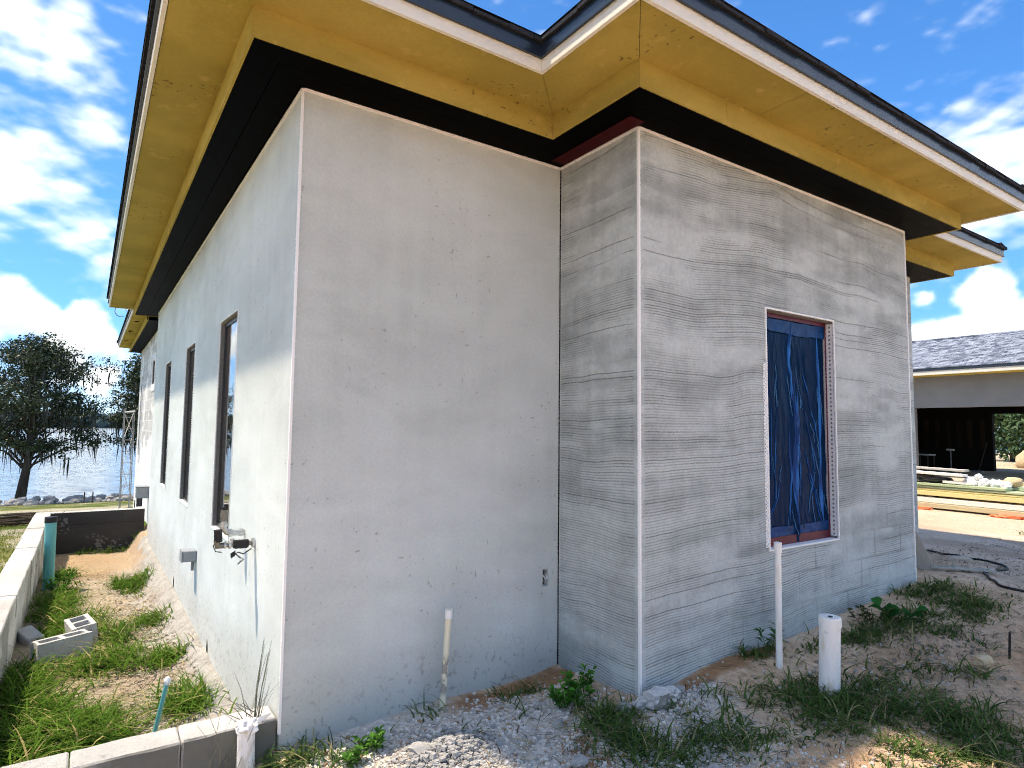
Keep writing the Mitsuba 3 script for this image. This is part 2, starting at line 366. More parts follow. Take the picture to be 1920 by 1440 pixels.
def ground_c(p, n, uv):
    x, y = p.x, p.y
    n1 = fbm(x * 1.5, y * 1.5, 1.0, 4)
    n2 = fbm(x * 7, y * 7, 2.0, 4)
    n3 = fbm(x * 45, y * 45, 3.0, 2)

    def blob(cx, cy, rx, ry, soft=.55):
        return smoothstep(1.0 + soft, 1.0 - soft, dr.sqrt(dr.square((x - cx) / rx) + dr.square((y - cy) / ry)) + 1.3 * (n2 - .5))
    sand = mix((.47, .32, .205), (.62, .46, .315), smoothstep(.3, .7, n1))
    c = sand
    brown = smoothstep(2.2, 4.0, x) * smoothstep(-1.0, -1.6, y)
    c = mix(c, (.52, .36, .245), brown * .6)
    grey = dr.maximum(dr.maximum(blob(.75, -.62, .72, .42), blob(1.25, -1.15, .5, .3)), dr.maximum(blob(1.78, -.80, .22, .22), blob(.45, -.1, .4, .2)))
    c = mix(c, mix((.42, .395, .355), (.66, .625, .57), n2 + .35 * (n3 - .5)), grey * .92)
    clay = dr.maximum(dr.maximum(blob(1.28, -.10, .42, .10, .35), blob(2.25, -.75, .60, .07, .35)), dr.maximum(blob(1.12, -.80, .09, .10, .4), blob(1.05, -.97, .13, .06, .4)))
    c = mix(c, mix((.22, .11, .05), (.36, .19, .085), n2), clay * .9)
    orange = dr.maximum(blob(1.75, -1.55, .35, .14), blob(3.9, -1.75, .6, .22))
    c = mix(c, (.50, .29, .14), orange * .55)
    shade_tone = smoothstep(5.0, 5.6, x) * smoothstep(9.4, 8.9, x)  # yard strip in the house shadow, its shade put into the colour
    c = mix(c, mix((.38, .295, .22), (.58, .465, .36), smoothstep(.25, .75, fbm(x * 2.5, y * 1.1, 6.0, 4))), shade_tone * .85)
    sun_tone = smoothstep(8.9, 9.4, x)  # sunlit ground past the shadow edge, lighting put in as a separate tone
    c = mix(c, mix((.38, .31, .215), (.48, .41, .31), n1), sun_tone)
    inside = smoothstep(.1, .0, x) * smoothstep(-1.40, -1.30, x) * smoothstep(.0, .1, y) * smoothstep(9.0, 8.9, y)
    plant = mix((.235, .17, .10), (.36, .30, .22), smoothstep(.25, .7, n1))
    plant = mix(plant, mix((.28, .27, .25), (.42, .41, .38), n2), smoothstep(-.55, -.1, x + .5 * (n2 - .5)) * .8)
    plant = mix(plant, (.37, .27, .165), smoothstep(6.2, 7.2, y) * .75)
    c = mix(c, plant, inside)
    lawn_m = dr.maximum(smoothstep(-1.36, -1.42, x) * smoothstep(-.6, -.2, y), smoothstep(8.92, 8.98, y) * smoothstep(4.0, 3.0, x))
    lawn_m = dr.maximum(lawn_m, smoothstep(14.0, 18.0, y))
    lawn = mix((.075, .105, .025), (.20, .195, .075), smoothstep(.35, .75, fbm(x * .7, y * .7, 5.0, 4)))
    path = smoothstep(1.6, .7, dr.abs(y - 19.5 + 1.2 * (noise(x * .3, 1.0) - .5)) + .5 * (n1 - .5)) * smoothstep(6.0, 3.0, x)
    lawn = mix(lawn, (.36, .33, .235), path * .85)
    lawn = mix(lawn, (.36, .33, .25), smoothstep(.60, .68, fbm(x * 1.3, y * 2.2, 8.0, 3)) * .7)
    c = mix(c, lawn, lawn_m)
    return c * (.80 + .40 * n3) * (.88 + .24 * noise(x * 170, y * 170, 1.0))


def ground_h(p, n, uv):
    return fbm(p.x * 28, p.y * 28, 1.0, 4) + .35 * noise(p.x * 150, p.y * 150, 2.0)


mat('soil', ground_c, .97, .1, bump=ground_h, scale=.014, eps=.003)
mat('lake_water', lambda p, n, uv: mi.Color3f(.07, .08, .09), .07, .6, bump=lambda p, n, uv: fbm(p.x * .9 + p.y * .2, p.y * 2.4, 1.0, 4) + .4 * fbm(p.x * .12, p.y * .3, 3.0, 2), scale=.035, eps=.05)
mat('stone', lambda p, n, uv: mix((.19, .185, .175), (.44, .43, .41), fbm(p.x * 5, p.y * 5, p.z * 5, 3)) * (.85 + .3 * noise(p.x * 60, p.y * 60, p.z * 60)), .9, .2)
mat('tan_stone', lambda p, n, uv: mix((.42, .30, .17), (.62, .50, .32), fbm(p.x * 14, p.y * 14, p.z * 14, 3)), .85, .2)
vc = {'type': 'mesh_attribute', 'name': 'vertex_color'}
scene['grit'] = {'type': 'twosided', 'b': {'type': 'principled', 'base_color': vc, 'roughness': .92, 'specular': .15}}
scene['leaf'] = {'type': 'twosided', 'b': {'type': 'principled', 'base_color': vc, 'roughness': .5, 'specular': .35}}
scene['thin_leaf'] = {'type': 'principledthin', 'base_color': vc, 'roughness': .5, 'diff_trans': .7, 'spec_trans': 0.0}
mat('bark', lambda p, n, uv: mix((.035, .028, .022), (.10, .085, .07), fbm(p.x * 9, p.y * 9, p.z * 2, 3)), .95, .1)
mat('dry_wood', lambda p, n, uv: mix((.34, .325, .285), (.50, .475, .42), fbm(p.x * 40, p.y * 40, p.z * 4, 3)), .85, .15)
mat('dead_twig', (.09, .07, .055), .9, .1)
mat('dry_stem', (.15, .15, .11), .9, .1)
mat('cardboard', (.30, .155, .10), .8, .15)
mat('paper_white', (.72, .72, .72), .6, .3)
mat('black_plastic', (.02, .021, .024), .25, .5)
mat('orange_net', lambda p, n, uv: mix((.75, .13, .04), (.85, .30, .16), noise(p.x * 14, p.y * 14, p.z * 14)), .6, .3)
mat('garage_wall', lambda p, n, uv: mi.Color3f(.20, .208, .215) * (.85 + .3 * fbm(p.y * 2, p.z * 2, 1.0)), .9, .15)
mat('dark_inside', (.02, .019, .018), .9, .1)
mat('stud_wood', lambda p, n, uv: mix((.03, .022, .016), (.06, .045, .03), noise(p.y * 9, p.z * 1.5, p.x)), .9, .1)


def lumber(name, a, b):
    return mat(name, lambda p, n, uv: mix(a, b, fbm(p.x * 22, p.y * 1.1, p.z * 60, 3)), .8, .2)


lumber('lumber_green', (.28, .36, .20), (.46, .52, .34))
lumber('lumber_yellow', (.58, .50, .20), (.72, .63, .32))
lumber('lumber_tan', (.44, .37, .22), (.60, .52, .34))
lumber('lumber_pale', (.62, .60, .55), (.76, .74, .68))


def far_shingle(p, n, uv):
    return mix((.075, .09, .125), (.26, .29, .35), cell_rand(dr.floor(p.y / .17 + cell_rand(dr.floor(p.x / .14), 2.0)), dr.floor(p.x / .14), 1.0)) * (.8 + .4 * noise(p.x * 40, p.y * 40, 1.0))


mat('far_shingle', far_shingle, .95, .1)

# ------------------------------------------------------------------ ground and water


def gz(x, y):
    """Height of the ground: yard in front, bed between house and low wall, lawn falling to the lake."""
    x, y = np.asarray(x, float), np.asarray(y, float)
    f = -3.13 + .062 * (np.clip(x, -1.5, 5.0) - 1) - .02 * np.clip(-y - 1, 0, 3)
    f = f - .09 * ss(5.0, 10, x)
    f = f - .05 * np.exp(-(((x - 1.35) / .35) ** 2 + ((y + .1) / .18) ** 2))
    f = f + .05 * np.exp(-(((x - 2.3) / .7) ** 2 + ((y + .85) / .25) ** 2))
    f = f + .06 * np.exp(-(((x - 4.6) / .8) ** 2 + ((y + .95) / .35) ** 2))
    f = f - .16 * ss(.05, -.5, x) * ss(-.8, -.15, y)
    p = -3.40 - .031 * y + (.04 + .028 * y) * ss(-.24, 0, x)
    l = -3.42 - .0 * y
    far = np.clip(y - 10, 0, None)
    l = l - .080 * np.minimum(far, 22) - .6 * ss(30, 32.5, y) - 3 * ss(33, 50, y)
    inpl = ss(-1.38, -1.28, x) * ss(.02, .12, y) * ss(8.95, 8.85, y) * ss(.12, .05, x)
    left = ss(-1.25, -1.38, x) * ss(-.6, .3, y)
    rear = ss(8.85, 8.95, y) * ss(3, 0, x)
    lw = np.maximum(np.maximum(left, rear), ss(14, 20, y))
    z = f * (1 - lw) + l * lw
    return z * (1 - inpl) + p * inpl


def gzn(x, y):
    """The same with the small unevenness of the soil."""
    x, y = np.asarray(x, float), np.asarray(y, float)
    P = np.stack([x, y, x * 0], -1)
    near = ss(14, 8, np.hypot(x - 1, y - 2))
    return gz(x, y) + near * (.045 * (meshkit.fbm(P * 2.3, 3, 2) - .5) + .030 * (meshkit.fbm(P * 9.0, 3, 4) - .5)) * np.where((x > 0) & (y > -.02), 0.2, 1)


def axis(*segs):
    return np.unique(np.concatenate([np.arange(a, b, s) for a, b, s in segs]).round(4))


gx = np.concatenate([[-3000, -1500, -700, -300, -120, -60, -30], axis((-16, -4, 1.0), (-4, -2.4, .2), (-2.4, 5.6, .028), (5.6, 12, .12), (12, 30, 1.0)), [34, 45, 70, 120, 300, 700, 1500, 3000]])
gy = np.concatenate([[-3000, -1000, -300, -100, -40, -15], axis((-8, -2.6, .3), (-2.6, .6, .025), (.6, 9.6, .06), (9.6, 13, .3), (13, 40, .8)), [44, 52, 70, 120, 300, 800, 1500, 3000]])
X, Y = np.meshgrid(gx, gy, indexing='ij')
Z = gzn(X, Y)
ni, nj = X.shape
ii = (np.arange(ni - 1)[:, None] * nj + np.arange(nj - 1)[None]).ravel()
gf = np.vstack([np.stack([ii, ii + nj, ii + nj + 1], 1), np.stack([ii, ii + nj + 1, ii + 1], 1)])
add('ground', (np.stack([X.ravel(), Y.ravel(), Z.ravel()], 1), gf), 'soil', smooth=True, kind='structure', label='sandy building-site soil with grey grit and clay round the house')
WZ = -5.72
add('lake', (np.array([[-3000, 31.0, WZ], [3000, 31.0, WZ], [3000, 2900, WZ], [-3000, 2900, WZ]]), np.array([[0, 1, 2], [0, 2, 3]])), 'lake_water', kind='structure', label='calm pale blue lake beyond the lawn')

# ------------------------------------------------------------------ the house
A_, B_, C_, L_ = 1.641, .687, 3.102, 7.713
D_ = A_ + C_
XR = 6.45
W = [(0, 0), (A_, 0), (A_, -B_), (D_, -B_), (D_, 0), (XR, 0), (XR, L_), (0, L_)]
house = thing('house', 'grey stuccoed single-storey house with yellow soffits, unfinished', 'house')


def wall_mesh(u0, u1, z0, z1, holes, along, plane, thick):
    """A wall with openings: u runs along x or y, the outer face lies on the plane, thickness goes inwards (sign)."""
    g = sbox(u0, z0, u1, z1)
    for h in holes:
        g = g.difference(sbox(*h))
    m = trimesh.creation.extrude_polygon(g, abs(thick))
    v = np.array(m.vertices)
    w = plane + np.sign(thick) * v[:, 2]
    m.vertices = np.stack([w, v[:, 0], v[:, 1]], 1) if along == 'y' else np.stack([v[:, 0], w, v[:, 1]], 1)
    trimesh.repair.fix_normals(m)
    return m


ZB = -3.75
LZ0, LZ1 = -2.4445, -.899
LW = [(1.417, 2.0975), (3.439, 4.085), (5.479, 6.137)]
add('wall', wall_mesh(0, L_, ZB, -.001, [(a, LZ0, b, LZ1) for a, b in LW], 'y', 0, .2), 'stucco', house, label='smooth grey side wall with three tall narrow windows')
add('wall', wall_mesh(.2, A_, ZB, -.001, [(1.520, -2.635, 1.562, -2.535)], 'x', 0, .2), 'stucco', house, label='smooth grey front wall without windows')
add('wall', wall_mesh(-B_, 0, ZB, -.001, [], 'y', A_, .2), 'scratch_coat', house, label='narrow combed return wall beside the smooth front wall')
CX0, CX1, CZ1 = 2.7877, 3.6044, -.8815
CZ0 = CZ1 - 1.55
add('wall', wall_mesh(A_ + .2, D_, ZB, -.001, [(CX0, CZ0, CX1, CZ1)], 'x', -B_, .2), 'scratch_coat', house, label='rough combed grey bay wall with the blue-filmed window')
add('wall', wall_mesh(-B_ + .2, 0, ZB, -.001, [], 'y', D_, -.2), 'scratch_coat', house)
add('wall', wall_mesh(D_, XR, ZB, -.001, [], 'x', 0, .2), 'scratch_coat', house)
add('wall', wall_mesh(.2, L_, ZB, -.001, [], 'y', XR, -.2), 'scratch_coat', house)
add('wall', wall_mesh(.2, XR - .2, ZB, -.001, [], 'x', L_, -.2), 'room_dark', house)
# rear section
RX0, RY1, RZ_ = .14, 13.65, 0.0
RW = [(9.66, -.95, 10.2, -.51), (12.64, -2.36, 13.0, -.62)]
add('wall', wall_mesh(L_ + .002, RY1, ZB - 1, RZ_ - .001, RW, 'y', RX0, .2), 'block_wall', house, label='rear wall of bare grey block smeared with mortar')
add('wall', wall_mesh(RX0 + .2, XR - .3, ZB - 1, RZ_ - .001, [], 'x', RY1, -.2), 'block_wall', house)


def bead(pts, w=.011):
    """A slim square strip along the polyline."""
    out = []
    for a, b in zip(pts[:-1], pts[1:]):
        a, b = np.array(a, float), np.array(b, float)
        lo, hi = np.minimum(a, b) - w / 2, np.maximum(a, b) + w / 2
        out.append(box(lo[0], hi[0], lo[1], hi[1], lo[2], hi[2]))
    return out


e = .0015
add('corner_bead', bead([(-e, -e, -3.10), (-e, -e, -.012)], .012), 'white_bead', house)
add('corner_bead', bead([(A_ - e, -B_ - e, -3.2), (A_ - e, -B_ - e, -.012)], .014), 'white_bead', house)
add('corner_bead', bead([(D_ + e, -B_ - e, -3.2), (D_ + e, -B_ - e, -.012)], .012), 'white_bead', house)
for a, b in [((-.003, L_ - .02, -.008), (-.003, .01, -.008)), ((.01, -.003, -.008), (A_ - .01, -.003, -.008)), ((A_ - .003, -.01, -.008), (A_ - .003, -B_ + .012, -.008)), ((A_ + .012, -B_ - .003, -.008), (D_ - .01, -B_ - .003, -.008))]:
    add('top_bead', bead([a, b], .012), 'white_bead', house)
# dark gap in the inner corner between smooth and combed walls
add('corner_joint', tube([(A_ - .004, -.004, z) for z in np.linspace(-3.13, -.02, 40)], .0028 + .0012 * np.random.default_rng(5).random(40), 6), 'black_rubber', house)

# windows of the side wall


def side_window(y0, y1, x=0.0, z0=LZ0, z1=LZ1, white=False):
    w = house + '__window'
    k = numbered(w)
    dep = .105
    t = .012
    # reveal lining, frame, pane, sill
    add('reveal', [box(x + .004, x + dep, y1 - t, y1 - .001, z0 + .001, z1 - .001), box(x + .004, x + dep, y0 + .001, y0 + t, z0 + .001, z1 - .001), box(x + .004, x + dep, y0 + t, y1 - t, z1 - t, z1 - .001)], 'reveal_grey', k)
    f = .026
    a, b = x + .028, x + .098
    add('frame', [box(a, b, y0 + t, y0 + t + f, z0 + t, z1 - t), box(a, b, y1 - t - f, y1 - t, z0 + t, z1 - t), box(a, b, y0 + t + f, y1 - t - f, z1 - t - f, z1 - t), box(a, b, y0 + t + f, y1 - t - f, z0 + t, z0 + t + f)], 'black_frame', k)
    g = x + .036
    add('pane', (np.array([[g, y0 + t + f, z0 + t + f], [g, y1 - t - f, z0 + t + f], [g, y1 - t - f, z1 - t - f], [g, y0 + t + f, z1 - t - f]]), np.array([[0, 2, 1], [0, 3, 2]])), 'pane_glass', k)
    add('sill', box(x - .004, x + .028, y0 + .002, y1 - .002, z0 + .001, z0 + t - .001, .002), 'white_bead', k)
    e = x - .002
    add('bead', bead([(e, y0, z0), (e, y0, z1), (e, y1, z1), (e, y1, z0), (e, y0, z0)], .006), 'white_bead', k)
    return k


for a, b in LW:
    side_window(a, b)
for (y0, z0, y1, z1) in RW:
    k = side_window(y0, y1, RX0, z0, z1)
    add('surround', [box(RX0 - .012, RX0 - .001, y0 - .11, y0 - .006, z0 - .12, z1 + .12), box(RX0 - .012, RX0 - .001, y1 + .006, y1 + .11, z0 - .12, z1 + .12),
                     box(RX0 - .012, RX0 - .001, y0 - .006, y1 + .006, z1 + .006, z1 + .12), box(RX0 - .012, RX0 - .001, y0 - .006, y1 + .006, z0 - .12, z0 - .006)], 'paper_white', k)
    labels[k] = {'label': 'small window with a white surround in the block wall'}

# the bay window under blue film
wk = numbered(house + '__window')
labels[wk] = {'label': 'window covered with wrinkled blue film and red tape'}
yb = -B_
add('reveal', [box(CX0 + .001, CX0 + .010, yb + .004, yb + .13, CZ0 + .001, CZ1 - .001), box(CX0 + .010, CX1 - .010, yb + .004, yb + .13, CZ1 - .010, CZ1 - .001)], 'reveal_grey', wk)
add('frame', [box(CX0 + .010, CX0 + .05, yb + .082, yb + .12, CZ0 + .01, CZ1 - .01), box(CX1 - .05, CX1 - .010, yb + .082, yb + .12, CZ0 + .01, CZ1 - .01), box(CX0 + .05, CX1 - .05, yb + .082, yb + .12, CZ1 - .05, CZ1 - .01), box(CX0 + .05, CX1 - .05, yb + .082, yb + .12, CZ0 + .01, CZ0 + .05)], 'black_frame', wk)
g = yb + .105
add('pane', (np.array([[CX0 + .05, g, CZ0 + .05], [CX1 - .05, g, CZ0 + .05], [CX1 - .05, g, CZ1 - .05], [CX0 + .05, g, CZ1 - .05]]), np.array([[0, 1, 2], [0, 2, 3]])), 'pane_glass', wk)


def film_depth(x, z):
    """How far the loose film stands off the pane, in metres."""
    u, v = (x - CX0) / (CX1 - CX0), (z - CZ0) / (CZ1 - CZ0)
    P = np.stack([x * 16, z * 2.2, x * 0 + 3], -1)
    Q = np.stack([x * 40 + z * 9, z * 4, x * 0], -1)
    r1 = 1 - np.abs(2 * meshkit.fbm(P, 3, 2) - 1)
    r2 = 1 - np.abs(2 * meshkit.fbm(Q, 2, 6) - 1)
    mid = np.exp(-((u - .50 - .03 * np.sin(v * 5)) / .075) ** 2) * (.5 + .5 * ss(1.0, .2, v))
    diag = np.exp(-((u - .62 - (.85 - v) * .55) / .10) ** 2) * ss(.95, .8, v)
    low = np.exp(-((v - .07) / .05) ** 2)
    return .010 * r1 ** 3 * (.35 + mid + .6 * diag + .4 * low) + .005 * r2 ** 4 * (.4 + diag + mid + low) + .010 * mid


fx = np.linspace(CX0 + .012, CX1 - .012, 170)
fz = np.linspace(CZ0 + .012, CZ1 - .012, 300)
FX, FZ = np.meshgrid(fx, fz, indexing='ij')
FY = yb + .074 - film_depth(FX, FZ)
fi = (np.arange(169)[:, None] * 300 + np.arange(299)[None]).ravel()
ff = np.vstack([np.stack([fi, fi + 300, fi + 301], 1), np.stack([fi, fi + 301, fi + 1], 1)])
add('film', (np.stack([FX.ravel(), FY.ravel(), FZ.ravel()], 1), ff), 'film_sheet', wk, smooth=True)


def fold(pts, w0, seed, lift=.004):
    """A gathered pleat of the film: a narrow wavy strip standing on the sheet."""
    r = np.random.default_rng(seed)
    pts = np.array(pts, float)
    t = np.linspace(0, 1, 30)
    q = np.stack([np.interp(t, np.linspace(0, 1, len(pts)), pts[:, k]) for k in range(2)], 1)
    q[:, 0] += .008 * (meshkit.noise(np.stack([t * 9, t * 0 + seed, t * 0], -1), seed) - .5)
    w = w0 * (.35 + .9 * meshkit.noise(np.stack([t * 7, t * 0 + 5.5 * seed, t * 0], -1), seed)) * np.minimum(1, 6 * np.minimum(t, 1 - t) + .15)
    rows = []
    for s, h in ((-1, 0), (-.4, .7), (.1, 1), (.6, .5), (1, 0)):
        x = np.clip(q[:, 0] + s * w, CX0 + .014, CX1 - .014)
        rows.append(np.stack([x, yb + .072 - film_depth(x, q[:, 1]) - lift * h * (.6 + .8 * r.random(30)), q[:, 1]], 1))
    V = np.stack(rows, 0).reshape(-1, 3)
    f = []
    for a in range(4):
        for b in range(29):
            o = a * 30 + b
            f += [[o, o + 30, o + 31], [o, o + 31, o + 1]]
    return trimesh.Trimesh(V, np.array(f), process=False)


u2x = lambda u: CX0 + u * (CX1 - CX0)
v2z = lambda v: CZ0 + v * (CZ1 - CZ0)
folds = [([(.46, .97), (.44, .80), (.47, .62)], .016), ([(.50, .74), (.53, .5), (.50, .3), (.53, .08)], .013), ([(.47, .70), (.50, .48), (.47, .3), (.50, .1)], .011), ([(.55, .66), (.56, .45), (.55, .2)], .009), ([(.43, .5), (.45, .3), (.42, .1)], .010),
         ([(.88, .93), (.90, .6), (.88, .3), (.92, .06)], .018), ([(.04, .92), (.045, .8), (.04, .7)], .012), ([(.62, .78), (.74, .62), (.86, .45)], .005), ([(.60, .66), (.70, .52), (.80, .36)], .004),
         ([(.66, .40), (.78, .24), (.88, .14)], .005), ([(.70, .30), (.80, .2), (.9, .05)], .006), ([(.12, .62), (.13, .45), (.10, .3)], .005), ([(.18, .6), (.19, .42), (.17, .28)], .004), ([(.25, .58), (.24, .4), (.22, .2), (.12, .1)], .004),
         ([(.30, .3), (.26, .2), (.14, .12)], .004), ([(.75, .45), (.80, .34), (.76, .22)], .005)]
_fr = np.random.default_rng(77)
for k in range(26):                                             # fine crinkles
    a, b = _fr.uniform(.08, .92), _fr.uniform(.10, .88)
    ln, sl = _fr.uniform(.05, .22), _fr.normal(-.25 if a > .5 else .05, .25)
    folds.append(([(a, b), (a - sl * ln * .5 + _fr.normal(0, .012), b - ln * .5), (np.clip(a - sl * ln, .03, .97), max(b - ln, .04))], _fr.uniform(.0016, .0035)))
for k, (p, w) in enumerate(folds):
    add('film_fold', fold([(u2x(a), v2z(b)) for a, b in p], w, k + 1), 'film_fold' if w > .0036 else 'film_crease', wk, smooth=True)
add('film_edge', trimesh.util.concatenate([fold([(u2x(.02), v2z(.965)), (u2x(.5), v2z(.955)), (u2x(.97), v2z(.96))], .004, 31), fold([(u2x(.03), v2z(.05)), (u2x(.5), v2z(.045)), (u2x(.97), v2z(.05))], .004, 33)]), 'film_fold', wk, smooth=True)
hr = np.random.default_rng(61)


def hem(v0, v1, amp, seed, y0):
    """A gathered hem of the film: a strip with wavering edges and shallow pleats."""
    n = 60
    x = np.linspace(CX0 + .014, CX1 - .014, n)
    lo = v2z(v0) + amp * (meshkit.fbm(np.stack([x * 9, x * 0 + seed, x * 0], -1), 3, seed) - .5) * 2
    hi = v2z(v1) + amp * .4 * (meshkit.fbm(np.stack([x * 12, x * 0 + seed, x * 0 + 4], -1), 2, seed) - .5) * 2
    rows = [np.stack([x, y0 - .007 * meshkit.fbm(np.stack([x * 38, x * 0 + t * 2.4, x * 0 + seed], -1), 3, seed + 1), lo + (hi - lo) * t], 1) for t in np.linspace(0, 1, 9)]
    f = []
    for a in range(8):
        for b in range(n - 1):
            o = a * n + b
            f += [[o, o + 1, o + n + 1], [o, o + n + 1, o + n]]
    return trimesh.Trimesh(np.vstack(rows), np.array(f), process=False)


add('film_hem', hem(.915, .972, .016, 3, yb + .061), 'film_hem', wk, smooth=True)
add('film_hem', hem(.035, .080, .010, 5, yb + .060), 'film_hem', wk, smooth=True)
add('red_tape', [box(CX0 + .012, CX1 - .012, yb + .050, yb + .052, CZ1 - .040, CZ1 - .012), box(CX0 + .012, CX1 - .012, yb + .050, yb + .052, CZ0 + .006, CZ0 + .062), box(CX1 - .027, CX1 - .012, yb + .047, yb + .049, CZ0 + .01, CZ1 - .02)], 'red_tape', wk)
add('bead', bead([(CX0, yb - .003, CZ0), (CX0, yb - .003, CZ1), (CX1, yb - .003, CZ1), (CX1, yb - .003, CZ0), (CX0, yb - .003, CZ0)], .010), 'white_bead', wk)


def perforated(u0, u1, z0, z1, pitch=.0235, r=.0062):
    g = sbox(u0, z0, u1, z1)
    holes, k = [], 0
    z = z0 + pitch / 2
    while z < z1 - r:
        for c in range(2):
            cx = u0 + (u1 - u0) * (.30 + .42 * c)
            holes.append(Point(cx, z + (c * .5) * pitch).buffer(r, 3) if c == 0 else Point(cx, z + .5 * pitch).buffer(r * .7, 2))
        z += pitch
    m = trimesh.creation.extrude_polygon(g.difference(shapely.unary_union(holes)), .0022)
    return m


m = perforated(CX0 - .034, CX0 - .006, CZ0 + .02, CZ1 - .36)
v = np.array(m.vertices); m.vertices = np.stack([v[:, 0], yb - .0032 + v[:, 2], v[:, 1]], 1)
add('bead_flange', m, 'white_bead', wk, label='perforated bead flange left bare beside the window')
m = perforated(yb + .006, yb + .076, CZ0 + .02, CZ1 - .02, .030, .008)
v = np.array(m.vertices); m.vertices = np.stack([CX1 - .004 + v[:, 2], v[:, 0], v[:, 1]], 1)
add('bead_flange', m, 'paper_white', wk)
add('reveal', box(CX1 - .0015, CX1 - .0005, yb + .004, yb + .13, CZ0 + .001, CZ1 - .001), 'reveal_grey', wk)
add('sill', box(CX0 + .002, CX1 - .006, yb - .002, yb + .07, CZ0 + .0006, CZ0 + .006), 'white_bead', wk)

# eaves: black soffit boards, yellow fascia band, yellow soffit panels, cream fascia, drip edge, shingles


def offset(poly, s):
    n = len(poly)
    out = []
    for i in range(n):
        p0, p1, p2 = np.array(poly[i - 1]), np.array(poly[i]), np.array(poly[(i + 1) % n])
        d1, d2 = (p1 - p0) / np.linalg.norm(p1 - p0), (p2 - p1) / np.linalg.norm(p2 - p1)
        n1, n2 = np.array([d1[1], -d1[0]]), np.array([d2[1], -d2[0]])
        out.append(tuple(p1 + s * (n1 + n2)))
    return out


def side(poly, i, s0, s1):
    a, b = offset(poly, s0), offset(poly, s1)
    j = (i + 1) % len(poly)
    return Polygon([a[i], a[j], b[j], b[i]]).buffer(0)


def cuts(poly, i, joints, gap=.004):
    """Strips across side i at the joints (distances along the wall from its first corner)."""
    p0, p1 = np.array(poly[i]), np.array(poly[(i + 1) % len(poly)])
    d = (p1 - p0) / np.linalg.norm(p1 - p0)
    nn = np.array([d[1], -d[0]])
    res = []
    for t in joints:
        c = p0 + d * t
        res.append(Polygon([c - d * gap / 2 - nn * 3, c + d * gap / 2 - nn * 3, c + d * gap / 2 + nn * 3, c - d * gap / 2 + nn * 3]))
    return res


def eaves(poly, s1, s2, z0, v1, fh, dh, tag, joints, bandj, strips, tears=(), tabs=True, edges=None, clip=None):
    def parts_of(g):
        if clip is not None:
            g = g.intersection(clip)
        return [p for p in (g.geoms if hasattr(g, 'geoms') else [g]) if p.geom_type == 'Polygon' and p.area > 1e-6]

    sf = s1 + s2
    n = len(poly)
    for i in range(n):
        if edges is not None and i not in edges:
            continue
        # black soffit: long boards
        ws = np.linspace(-.12, s1 - .014, strips + 1)
        for k in range(strips):
            q = side(poly, i, ws[k] + (.0015 if k else 0), ws[k + 1] - .0015).buffer(-.0004, join_style=2)
            for g in parts_of(q):
                add('soffit_board', prism(g, z0, z0 + .014), 'black_board', house)
        q = side(poly, i, s1 - .014, s1).buffer(-.0006, join_style=2)
        for c in cuts(poly, i, bandj.get(i, []), .003):
            q = q.difference(c)
        for g in parts_of(q):
            add('soffit_band', prism(g, z0 - .005, z0 + v1), 'yellow_board', house)
        q = side(poly, i, s1 - .02, sf - .022).buffer(-.0012, join_style=2)
        for c in cuts(poly, i, joints.get(i, [])):
            q = q.difference(c)
        for t in tears:
            q = q.difference(t)
        for g in parts_of(q):
            add('soffit_panel', prism(g, z0 + v1 + .0005, z0 + v1 + .012), 'yellow_board', house)
        q = side(poly, i, sf - .020, sf).buffer(-.0004, join_style=2)
        for g in parts_of(q):
            add('fascia', prism(g, z0 + v1 - .006, z0 + v1 + fh), 'cream_fascia', house)
        q = side(poly, i, sf - .03, sf + .012)
        lip = side(poly, i, sf + .004, sf + .017)
        add('drip_edge', [prism(g, z0 + v1 + fh + .0005, z0 + v1 + fh + dh) for g in parts_of(q)] + [prism(g, z0 + v1 + fh - .004, z0 + v1 + fh + .004) for g in parts_of(lip)], 'drip_metal', house)
    # roof planes as rings of shingle courses
    out = Polygon(offset(poly, sf + .035))
    z1 = z0 + v1 + fh + dh
    rings, d, step = [], 0.0, .42
    V, F, o = [], [], 0
    cur = out
    while not cur.is_empty and cur.area > .02:
        nxt = out.buffer(-(d + step), join_style=2)
        for g in parts_of(cur.difference(nxt)):
            v, f = trimesh.creation.triangulate_polygon(g, engine='earcut')
            dist = np.array([out.exterior.distance(Point(*p)) for p in v])
            V.append(np.column_stack([v, z1 + .022 + dist * .33])); F.append(f + o); o += len(v)
        cur, d = nxt, d + step
    m = trimesh.Trimesh(np.vstack(V), np.vstack(F), process=False)
    rk = add('roof', m, 'shingle', house, label=f'low {tag} roof of dark shingles')
    if not tabs:
        return rk
    r = np.random.default_rng(11)
    for i in range(n):
        if edges is not None and i not in edges:
            continue
        a, b = np.array(offset(poly, sf)[i]), np.array(offset(poly, sf)[(i + 1) % n])
        Ln = np.linalg.norm(b - a); d = (b - a) / Ln; nn = np.array([d[1], -d[0]])
        s = -.03
        while s < Ln + .03:
            if clip is not None and not clip.contains(Point(*(a + d * s))):
                s += .15
                continue
            w = r.uniform(.14, .21)
            e1 = min(s + w - .004, Ln + .04)
            th, ov, zz = r.uniform(.016, .025), r.uniform(.026, .038), z1 + r.uniform(-.004, .004)
            c = [a + d * s - nn * .10, a + d * e1 - nn * .10, a + d * e1 + nn * ov, a + d * s + nn * ov]
            bot = [(*c[0], zz + .033), (*c[1], zz + .033), (*c[2], zz - .004), (*c[3], zz - .004)]
            top = [(p[0], p[1], p[2] + th) for p in bot]
            mm = trimesh.convex.convex_hull(np.array(bot + top))
            add('shingle', mm, 'shingle', rk)
            s += w
    return rk


